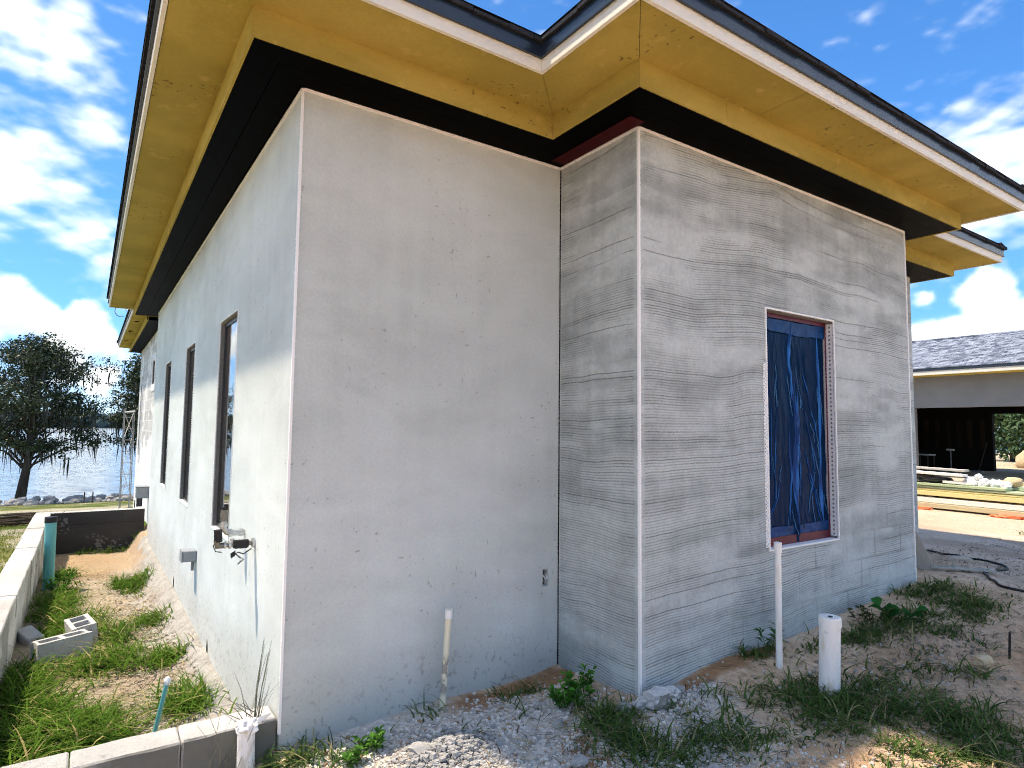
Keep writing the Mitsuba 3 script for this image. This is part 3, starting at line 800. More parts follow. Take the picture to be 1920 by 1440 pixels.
S1, S2, V1, FH, DH = .306, .325, .1306, .060, .075
eaves(W, S1, S2, 0.0, V1, FH, DH, 'main', {0: [], 2: [.66, 3.05], 5: [2.0], 6: [1.3, 3.55, 5.1, 6.4], 7: [.35, 2.7, 5.15]}, {2: [.37], 6: [3.0], 7: [3.9]}, 3, edges=(0, 1, 2, 3, 4, 5, 6, 7))
add('soffit_end', box(-.105, RX0 - .002, L_ + S1 + S2 + .062, L_ + S1 + S2 + .076, -.006, .118), 'black_board', house)
RP = [(RX0, L_ + .10), (XR - .3, L_ + .10), (XR - .3, RY1), (RX0, RY1)]
tears = [Polygon([(-.25, 9.55), (-.16, 9.48), (-.13, 9.62), (-.19, 9.68)]), Polygon([(-.27, 10.9), (-.18, 10.85), (-.15, 11.05), (-.21, 10.98), (-.20, 11.25)]), Polygon([(-.27, 12.6), (-.19, 12.55), (-.16, 12.75), (-.24, 12.78)])]
eaves(RP, .235, .215, RZ_, V1 * .9, .05, .05, 'rear', {3: [1.2]}, {}, 2, tears, edges=(2, 3), clip=sbox(-5, L_ + S1 + S2 + .06, 20, 30))
add('red_membrane', box(A_ - .12, A_ - .012, -B_ - .06, -.06, -.004, -.001), 'red_flash', house, label='dark red membrane strip under the black soffit')
# electrical cut-out in the front wall with a loop of cable
ok = add('cable_hole', [box(1.518, 1.564, .045, .050, -2.637, -2.533)], 'black_rubber', house, label='ragged dark cable opening near the inner corner')
th = np.linspace(-.3, math.pi + .5, 14)
add('cable', tube([(1.541 + .011 * math.cos(t + math.pi), .004 - .012 * math.sin(t), -2.575 - .014 * math.sin(t)) for t in th], .004, 7), 'paper_white', ok)
# wire loop hanging at the roof corner
th = np.linspace(0, 5.4, 22)
add('wire_loop', tube([(-.47 + .075 * math.cos(t), 8.42 + .01 * t, .10 + .085 * math.sin(t)) for t in th], .006, 6), 'scaffold_steel', house)
# weep openings at the foot of the side wall
for y, z, h in ((4.22, -3.28, .12), (2.05, -3.32, .15)):
    add('weep_slot', trimesh.convex.convex_hull(np.array([(-.003, y + .03, z - h / 2), (-.003, y - .012, z - h / 2), (-.003, y - .03, z + .02), (-.003, y + .012, z + h / 2), (-.003, y + .03, z + .01), (.004, y, z)])), 'black_rubber', house)
# spilled mortar along the foot of the side wall: one ragged shelf
sy = np.arange(.22, 8.0, .012)
sw = .075 + .13 * meshkit.fbm(np.stack([sy * 1.6, sy * 0, sy * 0 + 4], -1), 3, 3) * ss(8.0, 7.0, sy) ** .3 + .05 * (meshkit.noise(np.stack([sy * 14, sy * 0, sy * 0], -1), 6) - .5)
st = np.linspace(0, 1, 16)
SY, ST = np.meshgrid(sy, st, indexing='ij')
SX = -ST * sw[:, None] + .004
SZ = gz(SX, SY) - .012 + (.040 * (1 - ST ** 3)) * (.35 + 1.0 * meshkit.fbm(np.stack([SX * 14, SY * 9, SY * 0], -1), 4, 9)) + .012 * (meshkit.noise(np.stack([SX * 60, SY * 60, SY * 0], -1), 5) - .5)
si_ = (np.arange(len(sy) - 1)[:, None] * 16 + np.arange(15)[None]).ravel()
add('mortar_spill', (np.stack([SX.ravel(), SY.ravel(), SZ.ravel()], 1), np.vstack([np.stack([si_, si_ + 1, si_ + 17], 1), np.stack([si_, si_ + 17, si_ + 16], 1)])), 'spill', house, smooth=True)
# ------------------------------------------------------------------ low concrete wall round the planting bed
rw = thing('retaining_wall', 'low grey concrete block wall round the planting bed', 'wall')
RT = -3.038


def wall_blocks(x0, x1, y0, y1, along, size):
    """Top course of blocks with open joints over one poured base."""
    lo, hi = (x0, x1) if along == 'x' else (y0, y1)
    n = max(1, round((hi - lo) / size))
    st = (hi - lo) / n
    for k in range(n):
        a, b = lo + k * st + .0025, lo + (k + 1) * st - .0025
        j = random.uniform(-.004, .004)
        m = box(a, b, y0 + j, y1 + j, RT - .19, RT + random.uniform(-.005, .002), .007) if along == 'x' else box(x0 + j, x1 + j, a, b, RT - .19, RT + random.uniform(-.005, .002), .007)
        if y0 < 3:
            for _ in range(3 if along == 'x' else 2):
                m = m.subdivide()
            v = np.array(m.vertices)
            m.vertices = v + np.stack([meshkit.fbm(v * 16 + 3 * q, 3, 4 + q) - .5 for q in range(3)], -1) * np.array([.010, .012, .014])
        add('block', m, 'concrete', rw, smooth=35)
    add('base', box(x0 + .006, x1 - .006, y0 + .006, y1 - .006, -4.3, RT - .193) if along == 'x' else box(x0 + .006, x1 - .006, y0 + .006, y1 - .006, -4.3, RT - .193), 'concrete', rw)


wall_blocks(-1.195, -.006, .015, .185, 'x', .40)
wall_blocks(-1.395, -1.20, -.6, 8.72, 'y', .80)
# far cross wall, with a near-black sheet on the side facing us
far = [(-1.395, .03)]
for k in range(4):
    a, b = -1.395 + k * .356 + .0025, -1.395 + (k + 1) * .356 - .0025
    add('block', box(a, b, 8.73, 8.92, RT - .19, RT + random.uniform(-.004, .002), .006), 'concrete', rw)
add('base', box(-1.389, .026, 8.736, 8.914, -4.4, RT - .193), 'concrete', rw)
add('black_face', [box(-1.192, .028, 8.718, 8.729, RT - .19, RT - .006), box(-1.192, .028, 8.722, 8.733, -3.7, RT - .194)], 'black_face', rw, label='black face of the far cross wall')

# ------------------------------------------------------------------ fixtures on the side wall
jb = thing('junction_box', 'small grey junction box low on the sunlit side wall', 'junction box')
add('body', box(-.105, -.001, 2.76, 2.90, -2.815, -2.725, .006), 'grey_box', jb)
add('lid', box(-.113, -.106, 2.757, 2.903, -2.818, -2.722, .002), 'grey_box', jb)
add('conduit', tube([(-.02, 2.83, -2.816), (-.02, 2.83, -2.90)], .012, 8), 'grey_box', jb)

g1 = thing('pipe_elbow', 'galvanized pipe elbow with threaded cap sticking out of the side wall', 'pipe fitting')
y, z = .93, -2.315
add('pipe', tube([(0, y, z), (-.07, y, z), (-.10, y, z + .006), (-.118, y, z + .03), (-.118, y, z + .07)], .017, 12), 'galvanized', g1, smooth=40)
for q_ in ([(-.012, y, z), (-.03, y, z)], [(-.072, y, z), (-.092, y, z)], [(-.118, y, z + .035), (-.118, y, z + .06)]):
    add('collar', tube(q_, .023, 12), 'galvanized', g1, smooth=40)
add('valve_body', [tube([(-.118, y, z + .07), (-.118, y, z + .135)], .019, 8), box(-.137, -.099, y - .016, y + .016, z + .088, z + .118, .003)], 'brass_dark', g1)
add('cap', tube([(-.118, y, z + .136), (-.118, y, z + .155)], .012, 6), 'black_rubber', g1)
g2 = thing('hose_valve', 'dark valve assembly with cable on the side wall beneath the first window', 'valve')
y, z = .655, -2.335
add('pipe', tube([(0, y, z), (-.19, y, z)], .013, 12), 'brass_dark', g2, smooth=40)
for a_, b_, r_ in ((-.001, -.016, .027), (-.125, -.137, .022), (-.15, -.16, .020)):
    add('flange', tube([(a_, y, z), (b_, y, z)], r_, 14), 'galvanized', g2, smooth=40)
add('body', [tube([(-.035, y, z), (-.112, y, z)], .024, 6), box(-.11, -.04, y - .026, y - .004, z - .022, z + .024, .004)], 'black_rubber', g2)
add('bonnet', tube([(-.118, y, z + .002), (-.118, y, z + .03)], .012, 8), 'galvanized', g2)
add('handle', tube([(-.188, y, z + .02), (-.192, y, z + .085)], .021, 12), 'black_rubber', g2, smooth=40)
add('elbow', tube([(-.165, y, z), (-.19, y, z - .004), (-.196, y, z + .028)], .017, 10), 'brass_dark', g2, smooth=40)
add('cable', [tube([(-.02, y - .01, z - .03), (-.06, y - .01, z - .055), (-.085, y, z - .045), (-.10, y, z - .05), (-.075, y, z - .075), (-.055, y, z - .085), (-.085, y, z - .11)], .0035, 6)], 'black_rubber', g2)
add('cable', [tube([(-.19, y + .005, z + .03), (-.212, y + .005, z + .0), (-.20, y, z - .03), (-.17, y, z - .038)], .003, 6)], 'black_rubber', g2)
add('lever', trimesh.convex.convex_hull(np.array([(-.10, y - .006, z - .035), (-.125, y - .006, z - .05), (-.12, y - .006, z - .075), (-.10, y - .006, z - .06), (-.10, y + .004, z - .035), (-.125, y + .004, z - .05), (-.12, y + .004, z - .075), (-.10, y + .004, z - .06)])), 'black_rubber', g2)

ub = thing('utility_box', 'grey metal utility box at the foot of the rear block wall', 'utility box')
add('body', box(-.055, .138, 9.6, 9.85, -2.965, -2.775, .006), 'grey_box', ub)
add('hood', box(-.065, .137, 9.585, 9.86, -2.774, -2.760, .003), 'grey_box', ub)
add('base', tube([(.0, 9.62, -3.10), (.0, 9.62, -2.966)], .045, 14), 'black_plastic', ub, smooth=40)
add('post', box(-.075, -.062, 9.6, 9.615, -3.12, -2.99), 'black_rubber', ub)

# ------------------------------------------------------------------ pipes standing in the ground


def pipe(name, p0, p1, r, m, label, cat='pipe', n=20, wob=0.0, cap=None, open_top=True):
    k = thing(name, label, cat)
    p0, p1 = np.array(p0, float), np.array(p1, float)
    t = np.linspace(0, 1, 7)[:, None]
    q = p0 + (p1 - p0) * t
    add('shaft', tube(q, r, n), m, k, smooth=40)
    return k, p0, p1


k, a, b = pipe('drain_pipe', (2.478, -1.222, -3.25), (2.482, -1.238, -2.655), .0515, 'pvc_white', 'thick white plastic pipe with a flat cap standing in the grass', n=28)
add('cap', tube([(2.482, -1.238, -2.700), (2.482, -1.238, -2.662), (2.482, -1.238, -2.652)], [.0555, .0555, .0525], 28), 'pvc_white', k, smooth=40)
add('plug', tube([(2.475, -1.245, -2.652), (2.475, -1.245, -2.6485)], .012, 10), 'black_rubber', k)
k, a, b = pipe('riser_pipe', (2.462, -.952, -3.2), (2.440, -.972, -2.345), .0175, 'pvc_white', 'tall thin white plastic pipe standing before the blue window', n=18)
add('coupling', tube([(2.440, -.972, -2.36), (2.4385, -.9735, -2.305)], .0215, 18), 'pvc_white', k, smooth=40)
k, a, b = pipe('stub_pipe', (.792, -.095, -3.27), (.829, -.090, -2.67), .0165, 'pvc_cream', 'short cream pipe with mortar stains leaning on the smooth front wall', n=16)
add('cap', tube([(.829, -.090, -2.69), (.831, -.090, -2.645)], .0205, 16), 'pvc_white', k, smooth=40)
k, a, b = pipe('post_pipe', (-.138, -.032, -3.75), (-.155, -.045, -3.03), .037, 'pvc_white', 'white pipe stub with torn tape at the end of the low wall', n=20)
m = lump(12, 3, .55, 2.2); m.apply_scale([.046, .042, .034]); m.apply_translation([-.150, -.045, -3.022])
add('torn_tape', m, 'pvc_white', k, smooth=True)
add('tape_flap', trimesh.convex.convex_hull(np.array([(-.13, -.05, -3.03), (-.05, -.06, -2.975), (-.06, -.055, -2.99), (-.13, -.04, -3.0), (-.10, -.052, -2.985)])), 'pvc_white', k)
k, a, b = pipe('clean_out_pipe', (-1.085, 5.94, -3.9), (-1.10, 5.89, -2.80), .056, 'teal_pipe', 'teal pipe with a black cap beside the left low wall', n=22)
add('cap', tube([(-1.10, 5.89, -2.815), (-1.10, 5.89, -2.76), (-1.10, 5.89, -2.752)], [.063, .063, .058], 22), 'black_rubber', k, smooth=40)
k, a, b = pipe('tube_stake', (-.445, .93, -3.5), (-.375, .89, -3.09), .012, 'teal_pipe', 'slim grey-green tube leaning out of the bed grass', 'tube', n=10)
add('tip', lump(5, 1, .3).apply_scale([.018, .018, .024]).apply_translation([-.373, .888, -3.085]), 'paper_white', k)
add('guide_string', tube([(-.45, .90, -3.40), (-.38, .75, -3.30), (-.30, .55, -3.16), (-.24, .35, -3.06), (-.165, .0, -3.005)], .0022, 6), 'dry_stem', label='pale green string running from the bed to the white pipe stub', cat='string')
add('survey_stake', tube([(3.69, -1.62, -3.1), (3.683, -1.635, -2.83)], .0065, 8), 'black_rubber', label='thin black stake standing in the bare brown soil', cat='stake')
for k_, (x_, y_) in enumerate([(-.79, 26.52), (-.52, 26.3)]):
    z_ = float(gz(x_, y_))
    add('shore_stake', tube([(x_, y_, z_ - .2), (x_ + .01, y_, z_ + .42)], .025, 6), 'dead_twig', label=('left', 'right')[k_] + ' one of the two thin stakes standing by the lake shore', cat='stake', group='stakes by the shore')

# ------------------------------------------------------------------ blocks in the bed


def cinder(x, y, z, rz, tilt, label, dims=(.365, .17, .17)):
    Lx, Ly, Lz = dims
    g = sbox(-Lx / 2, -Ly / 2, Lx / 2, Ly / 2)
    wv = .032
    cw = (Lx - 3 * wv) / 2
    for s in (-1, 1):
        cx = s * (wv / 2 + cw / 2)
        g = g.difference(sbox(cx - cw / 2, -Ly / 2 + wv, cx + cw / 2, Ly / 2 - wv).buffer(-.012).buffer(.012, 3))
    for s in (-1, 1):
        g = g.difference(sbox(s * Lx / 2 - .012, -.05, s * Lx / 2 + .012, .05))
    g = g.simplify(.001)
    m = trimesh.creation.extrude_polygon(g, Lz)
    m.apply_translation([0, 0, -Lz / 2])
    rot(m, [0, 1, 0], tilt[0]); rot(m, [1, 0, 0], tilt[1]); rot(m, [0, 0, 1], rz)
    m.apply_translation([x, y, z])
    return add('cinder_block', m, 'cinder', label=label, cat='concrete block')


cinder(-.885, 3.02, -3.43, 19, (-2, -4), 'grey hollow concrete block lying lengthwise in the bed grass, front one')
cinder(-.765, 3.40, -3.425, 100, (0, -8), 'grey hollow concrete block turned endways behind the front block')
m = box(-1.17, -1.05, 3.50, 3.75, -3.58, -3.43, .008); rot(m, [0, 0, 1], 25, (-1.1, 3.6, -3.5)); rot(m, [1, 0, 0], 12, (-1.1, 3.6, -3.5))
add('block_fragment', m, 'cinder', label='shaded grey block fragment half hidden by the left low wall', cat='block')

# ------------------------------------------------------------------ yard things on the right
pb, pt = np.array([5.41, -.53, -2.94]), np.array([4.83, -.36, -1.98])
pa = (pt - pb) / np.linalg.norm(pt - pb)
pw = np.cross(pa, np.array([.92, .38, -.15])); pw /= np.linalg.norm(pw)
pn = np.cross(pw, pa)
m = box(-.062, .062, -.017, .017, 0, float(np.linalg.norm(pt - pb)), .003)
M4 = np.eye(4); M4[:3, 0], M4[:3, 1], M4[:3, 2], M4[:3, 3] = pw, pn, pa, pb
m.apply_transform(M4); trimesh.repair.fix_normals(m)
add('plank', m, 'dry_wood', label='weathered plank leaning against the far corner of the bay', cat='plank')
hose = np.array([(5.35, .55), (5.9, .12), (6.39, -.10), (6.50, -.28), (6.42, -.45), (6.35, -.62), (6.27, -.80), (6.12, -.87), (5.90, -.84), (5.68, -.83), (5.52, -.89), (5.32, -1.0), (5.10, -1.13), (5.08, -1.22), (5.20, -1.35), (5.4, -1.6), (5.6, -2.0)])
tt = np.linspace(0, len(hose) - 1, 70)
hx, hy = np.interp(tt, range(len(hose)), hose[:, 0]), np.interp(tt, range(len(hose)), hose[:, 1])
for _ in range(3):
    hx[1:-1] = (hx[:-2] + 2 * hx[1:-1] + hx[2:]) / 4; hy[1:-1] = (hy[:-2] + 2 * hy[1:-1] + hy[2:]) / 4
add('cable', tube(np.stack([hx, hy, gzn(hx, hy) + .012], 1), .010, 7), 'black_rubber', smooth=True, label='black cable snaking over the shaded soil', cat='cable')
tr = thing('float_trowel', 'long metal plastering float with a wooden handle lying on the soil', 'trowel')
c0, ang = np.array([5.53, -.72, float(gz(5.53, -.72)) + .03]), -55


def place(m):
    rot(m, [0, 0, 1], ang); m.apply_translation(c0); return m


add('blade', place(trimesh.util.concatenate([box(-.24, .24, -.055, -.030, -.006, .004), box(-.24, .24, .030, .055, -.006, .004), box(.20, .24, -.03, .03, -.006, .004)])), 'dry_wood', tr)
add('handle', place(trimesh.util.concatenate([tube([(-.10, 0, .07), (-.06, 0, .085), (.04, 0, .085), (.08, 0, .07)], [.016, .020, .020, .015], 10), tube([(-.06, 0, .0), (-.06, 0, .075)], .008, 6), tube([(.05, 0, .0), (.05, 0, .075)], .008, 6)])), 'dry_wood', tr, smooth=50)
add('web', place(box(-.10, .10, -.03, .03, -.004, .002)), 'dry_wood', tr)
m = lump(41, 2, .6, 1.3); m.apply_scale([.062, .048, .040]); m.apply_translation([3.46, -1.57, float(gz(3.46, -1.57)) + .022])
add('stone', m, 'tan_stone', label='tan stone lying on bare brown soil near the black stake', cat='stone')
clods = [(1.66, -.80, .085, 'concrete'), (1.58, -.76, .05, 'concrete'), (1.74, -.80, .06, 'concrete'), (1.83, -.78, .035, 'stone'), (1.50, -.72, .04, 'stone')]
txt = ['large broken mortar lump at the foot of the bay corner bead', 'mid-grey mortar lump left of the biggest one under the corner bead', 'mortar lump just right of the bay corner bead', 'small pale lump farthest right at the bay corner foot', 'small stone in front of the combed return wall']
for j, (x_, y_, s_, m_) in enumerate(clods):
    m = lump(50 + j, 2, .45, 1.8); m.apply_scale([s_, s_ * .8, s_ * .65]); m.apply_translation([x_, y_, float(gz(x_, y_)) + s_ * .3])
    add('mortar_lump', m, m_, smooth=30, label=txt[j], cat='rubble')
for j, (x_, y_, s_, t_) in enumerate([(1.15, -.62, .032, 'white pebble beside the broad weed clump'), (1.42, -1.33, .045, 'grey flat stone in the gravel, rightmost'), (.52, -.42, .05, 'grey broken mortar piece on top of the white rubble heap'), (.30, -.50, .045, 'pinkish broken piece left of the white rubble heap'), (1.02, -.93, .04, 'grey stone in the middle of the gravel')]):
    m = lump(70 + j, 1, .6, 1.4); m.apply_scale([s_, s_ * .85, s_ * .6]); m.apply_translation([x_, y_, float(gz(x_, y_)) + s_ * .35])
    add('stone', m, 'stone', label=t_, cat='stone')

# lumber stack
rows = [('lumber_tan', .085, 'lowest tan board of the lumber stack'), ('lumber_pale', .090, 'pale board second from the bottom of the lumber stack'), (None, .030, ''), ('lumber_yellow', .085, 'yellow board in the middle of the lumber stack'),
        ('lumber_yellow', .040, 'thin yellow board above the middle gap line'), ('lumber_green', .042, 'yellow-green board under the top board of the stack'), ('lumber_green', .050, 'topmost green treated board of the lumber stack')]
z_ = -2.945
for j, (m_, h_, t_) in enumerate(rows):
    if m_ is None:
        for yy in (-1.6, .2, 1.8, 3.4):
            add('sticker', box(11.22, 11.85, yy, yy + .09, z_ + .001, z_ + h_ - .001), 'dead_twig', label='short spacer stick between layers of the lumber stack', cat='stick', group='spacer sticks in the lumber stack')
    else:
        dx = random.uniform(-.045, .03)
        m = box(11.20 + dx, 11.49 + dx, -2.4 + random.uniform(-.3, .3) if j != 6 else .72, 4.8, z_ + .004, z_ + h_ - .004, .004)
        rot(m, [0, 0, 1], -3.2 + random.uniform(-.4, .4), (11.3, 1.3, 0))
        add('lumber_board', m, m_, label=t_, cat='board', group='boards of the lumber stack')
        m = box(11.52 + dx, 11.81 + dx, -2.4, 4.8, z_ + .002, z_ + h_ - .002, .004)
        rot(m, [0, 0, 1], -3.2, (11.3, 1.3, 0))
        add('lumber_board', m, m_, label='board in the rear column of the lumber stack', cat='board', group='boards in the rear of the stack')
    z_ += h_
zt = z_
for (y0, y1, x_, z0, h_, r_, m_, t_) in [(1.30, 4.2, 11.26, zt + .135, .04, -5, 'lumber_pale', 'pale plank lying tilted above the stack, lower one'), (1.36, 4.2, 11.50, zt + .205, .035, -3, 'dry_wood', 'grey-white plank on top of the stack, upper one'), (1.15, 1.62, 11.3, zt + .004, .04, -3, 'lumber_pale', 'short whitish board flat on the lumber stack')]:
    m = box(x_ - .09, x_ + .09, y0, y1, z0, z0 + h_, .003); rot(m, [0, 0, 1], r_ + 2, (x_, y0, 0)); rot(m, [1, 0, 0], 1.2, (x_, y0, z0))
    add('loose_plank', m, m_, label=t_, cat='plank')
m = lump(90, 4, .7, 1.7); m.apply_scale([.14, .38, .10]); m.apply_translation([11.36, 1.98, zt + .05])
add('plastic_sheet', m, 'black_plastic', smooth=40, label='crumpled black plastic sheet heaped on the lumber stack', cat='plastic sheet')
for j, (y_, z_, s_, t_) in enumerate([(1.25, .05, .085, 'crumpled white bag on the stack, leftmost'), (1.06, .05, .075, 'white paper bag on the stack, second from the left'), (1.14, .14, .05, 'small white ball of paper topping the white bags'), (.90, .04, .08, 'white bag with a dark opening on the stack'), (.78, .03, .07, 'white paper cup bag at the right end of the top board')]):
    m = lump(100 + j, 3, .5, 2.2); m.apply_scale([s_ * .9, s_ * 1.2, s_]); m.apply_translation([11.33, y_, zt + z_])
    add('paper_bag', m, 'paper_white', smooth=25, label=t_, cat='bag')
m = lump(120, 2, .4); m.apply_scale([.10, .14, .08]); m.apply_translation([11.5, .74, zt + .08])
add('paper_sack', m, 'tan_stone', smooth=30, label='pinkish brown sack behind the white bags', cat='sack')
for j, (x_, y_, sx, sy, t_) in enumerate([(11.06, 1.86, .06, .13, 'crumpled orange netting before the stack, left piece'), (11.03, .66, .07, .22, 'crumpled orange netting before the stack, right piece')]):
    m = lump(130 + j, 3, .6, 2.4); m.apply_scale([sx, sy, .028]); m.apply_translation([x_, y_, float(gz(x_, y_)) + .02])
    add('orange_netting', m, 'orange_net', smooth=30, label=t_, cat='netting')
# a pile of dark sticks beyond the low wall
tp = thing('stick_pile', 'dark pile of cut sticks on the lawn beyond the low wall', 'stick pile')
for k in range(26):
    y_, x_ = 11.3 + random.uniform(-.35, .35), -1.78 + random.uniform(-.12, .12)
    L2, h_ = random.uniform(.22, .42), random.uniform(0, .20)
    a_ = random.uniform(-.35, .35)
    z_ = float(gz(x_, y_))
    add('stick', tube([(x_ - L2 * math.cos(a_), y_ - L2 * math.sin(a_), z_ + h_ + random.uniform(-.02, .04)), (x_, y_, z_ + h_ + .02), (x_ + L2 * math.cos(a_), y_ + L2 * math.sin(a_), z_ + h_ + random.uniform(-.02, .04))], random.uniform(.008, .022), 5), 'dead_twig', tp)

# scaffold tower by the rear wall
sc = thing('scaffold', 'slender steel scaffold tower at the end of the rear block wall', 'scaffold')
lx = (-.16, .015)
for x_ in lx:
    for y_ in (12.45, 12.95):
        add('leg', tube([(x_, y_, -3.75), (x_ - .01, y_, -1.36)], .009, 7), 'scaffold_steel', sc)
for z_ in np.arange(-3.45, -1.4, .24):
    add('rung', [tube([(lx[0], 12.45, z_), (lx[1], 12.45, z_)], .007, 6)], 'scaffold_steel', sc)
for a_, b_ in ((-3.2, -2.55), (-2.55, -1.95), (-1.95, -1.42)):
    add('brace', tube([(lx[0], 12.45, a_), (lx[1], 12.95, b_)], .006, 6), 'scaffold_steel', sc)
    add('brace', tube([(lx[1], 12.45, a_), (lx[0], 12.95, b_)], .006, 6), 'scaffold_steel', sc)
add('guard', [tube([(lx[0] - .01, 12.45, -1.42), (lx[1], 12.45, -1.40)], .016, 7), tube([(lx[0], 12.95, -1.42), (lx[1], 12.95, -1.40)], .012, 7)], 'paper_white', sc)

# ------------------------------------------------------------------ garage across the yard
ga = thing('garage', 'grey garage with a blue-grey shingle roof across the yard', 'garage')
GX, GB, GF = 20.0, 26.0, -3.06
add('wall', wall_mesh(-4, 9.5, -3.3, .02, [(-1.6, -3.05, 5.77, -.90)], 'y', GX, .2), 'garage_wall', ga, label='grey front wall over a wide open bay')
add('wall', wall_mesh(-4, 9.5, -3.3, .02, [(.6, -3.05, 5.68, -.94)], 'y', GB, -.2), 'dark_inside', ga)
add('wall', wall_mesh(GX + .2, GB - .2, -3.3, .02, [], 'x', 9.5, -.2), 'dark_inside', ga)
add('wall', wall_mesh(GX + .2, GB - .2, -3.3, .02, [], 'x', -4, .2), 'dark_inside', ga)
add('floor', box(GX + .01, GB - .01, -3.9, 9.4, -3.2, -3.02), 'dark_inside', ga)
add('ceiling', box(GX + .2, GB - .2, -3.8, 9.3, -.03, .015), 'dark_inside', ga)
add('jamb', [box(GX - .012, GX + .14, 5.72, 5.768, -3.05, -.905), box(GX - .012, GX - .001, 5.77, 5.84, -3.05, -.86)], 'garage_wall', ga)
add('soffit', box(GX - .62, GX, -4.6, 10.1, .025, .045), 'yellow_board', ga)
add('fascia', box(GX - .645, GX - .621, -4.6, 10.1, .03, .14), 'cream_fascia', ga)
add('drip_edge', box(GX - .665, GX - .60, -4.62, 10.12, .141, .215), 'drip_metal', ga)
rz0, sl = .225, .345
ridge_x = 23.1
rp = np.array([[GX - .66, -4.6, rz0], [GX - .66, 10.1, rz0], [ridge_x, 10.1 - 0.0, rz0 + sl * (ridge_x - GX + .66)], [ridge_x, -4.6, rz0 + sl * (ridge_x - GX + .66)], [2 * ridge_x - GX + .66, -4.6, rz0], [2 * ridge_x - GX + .66, 10.1, rz0]])
gr = add('roof', (rp, np.array([[0, 2, 1], [0, 3, 2], [3, 4, 5], [3, 5, 2]])), 'far_shingle', ga)
sv, sfc, o = [], [], 0
r_ = np.random.default_rng(21)
bx8 = trimesh.creation.box()
bv, bf = np.array(bx8.vertices), np.array(bx8.faces)
for c in range(27):
    xa = GX - .68 + c * .135
    y_ = -4.6
    while y_ < 10.05:
        w = r_.uniform(.10, .30)
        th = r_.uniform(.012, .034)
        v = bv * np.array([.15, w - .006, th])
        v[:, 2] += v[:, 0] * sl
        v += np.array([xa + .075, y_ + w / 2, rz0 + sl * (xa + .075 - GX + .66) + th / 2 + .002])
        sv.append(v); sfc.append(bf + o); o += 8
        y_ += w
add('shingles', (np.vstack(sv), np.vstack(sfc)), 'far_shingle', gr, kind='stuff')
add('ridge_cap', tube([(ridge_x, -4.6, rz0 + sl * (ridge_x - GX + .66) + .01), (ridge_x, 10.1, rz0 + sl * (ridge_x - GX + .66) + .01)], .05, 6), 'far_shingle', ga)
for k in range(9):
    y_ = 5.9 + k * .36
    add('stud', box(GB - .25, GB - .21, y_, y_ + random.uniform(.08, .22), -2.2, -1.15), 'stud_wood', ga)
# things in the garage
wt = thing('work_table', 'pale-edged work table in the dark garage by the left jamb', 'table')
add('top', box(23.7, 24.3, 6.9, 7.45, -2.44, -2.40), 'paper_white', wt)
for x_ in (23.75, 24.25):
    for y_ in (6.95, 7.4):
        add('leg', box(x_ - .02, x_ + .02, y_ - .02, y_ + .02, -3.02, -2.441), 'dead_twig', wt)
st_ = thing('work_light', 'slim stand with a pale lamp head standing in the garage', 'lamp stand')
add('pole', tube([(24, 6.33, -3.02), (24, 6.33, -2.25)], .02, 7), 'scaffold_steel', st_)
add('head', box(23.93, 24.05, 6.22, 6.44, -2.25, -2.19, .01), 'paper_white', st_)
st_ = thing('push_broom', 'broom handle leaning beside the rear garage opening', 'broom')
add('pole', tube([(24.6, 5.75, -3.02), (25.4, 5.72, -1.95)], .02, 6), 'dead_twig', st_)
add('head', box(24.45, 24.75, 5.60, 5.9, -3.01, -2.93), 'scaffold_steel', st_)
# sand heap and brick debris seen through the rear opening
m = lump(140, 3, .35); m.apply_scale([1.4, 1.1, .9]); m.apply_translation([30.5, 5.35, -2.95])
add('sand_heap', m, 'tan_stone', smooth=True, label='pale sand heap behind the garage', cat='sand heap')
for j, (x_, y_, z_, t_) in enumerate([(28.2, 4.95, -2.86, 'brown cardboard box behind the garage, left one'), (28.0, 4.4, -2.88, 'pinkish cardboard box behind the garage, right one')]):
    m = box(x_ - .2, x_ + .2, y_ - .28, y_ + .28, z_ - .16, z_ + .16, .01); rot(m, [0, 0, 1], 14 * j - 8, (x_, y_, 0))
    add('cardboard_box', m, 'cardboard', label=t_, cat='box')

# ------------------------------------------------------------------ loose grit and grass
ico = trimesh.creation.icosphere(subdivisions=0)
iv, if_ = np.array(ico.vertices), np.array(ico.faces)
_cb = trimesh.creation.box()
cv, cf = np.array(_cb.vertices) * 1.25, np.array(_cb.faces)


def sprinkle(n, spots, smin, smax, pw=2.5):
    """Points in gaussian patches (x, y, rx, ry, weight)."""
    w = np.array([s[4] for s in spots], float); w /= w.sum()
    c = rng.choice(len(spots), n, p=w)
    s = np.array([q[:4] for q in spots])[c]
    P = s[:, :2] + rng.normal(0, 1, (n, 2)) * s[:, 2:4] * .6
    return P, smin + (smax - smin) * rng.random(n) ** pw


def ok_front(P):
    x, y = P[:, 0], P[:, 1]
    return ~(((x > -.01) & (y > -.01)) | ((x > A_ - .01) & (x < D_ + .01) & (y > -B_ - .01)))


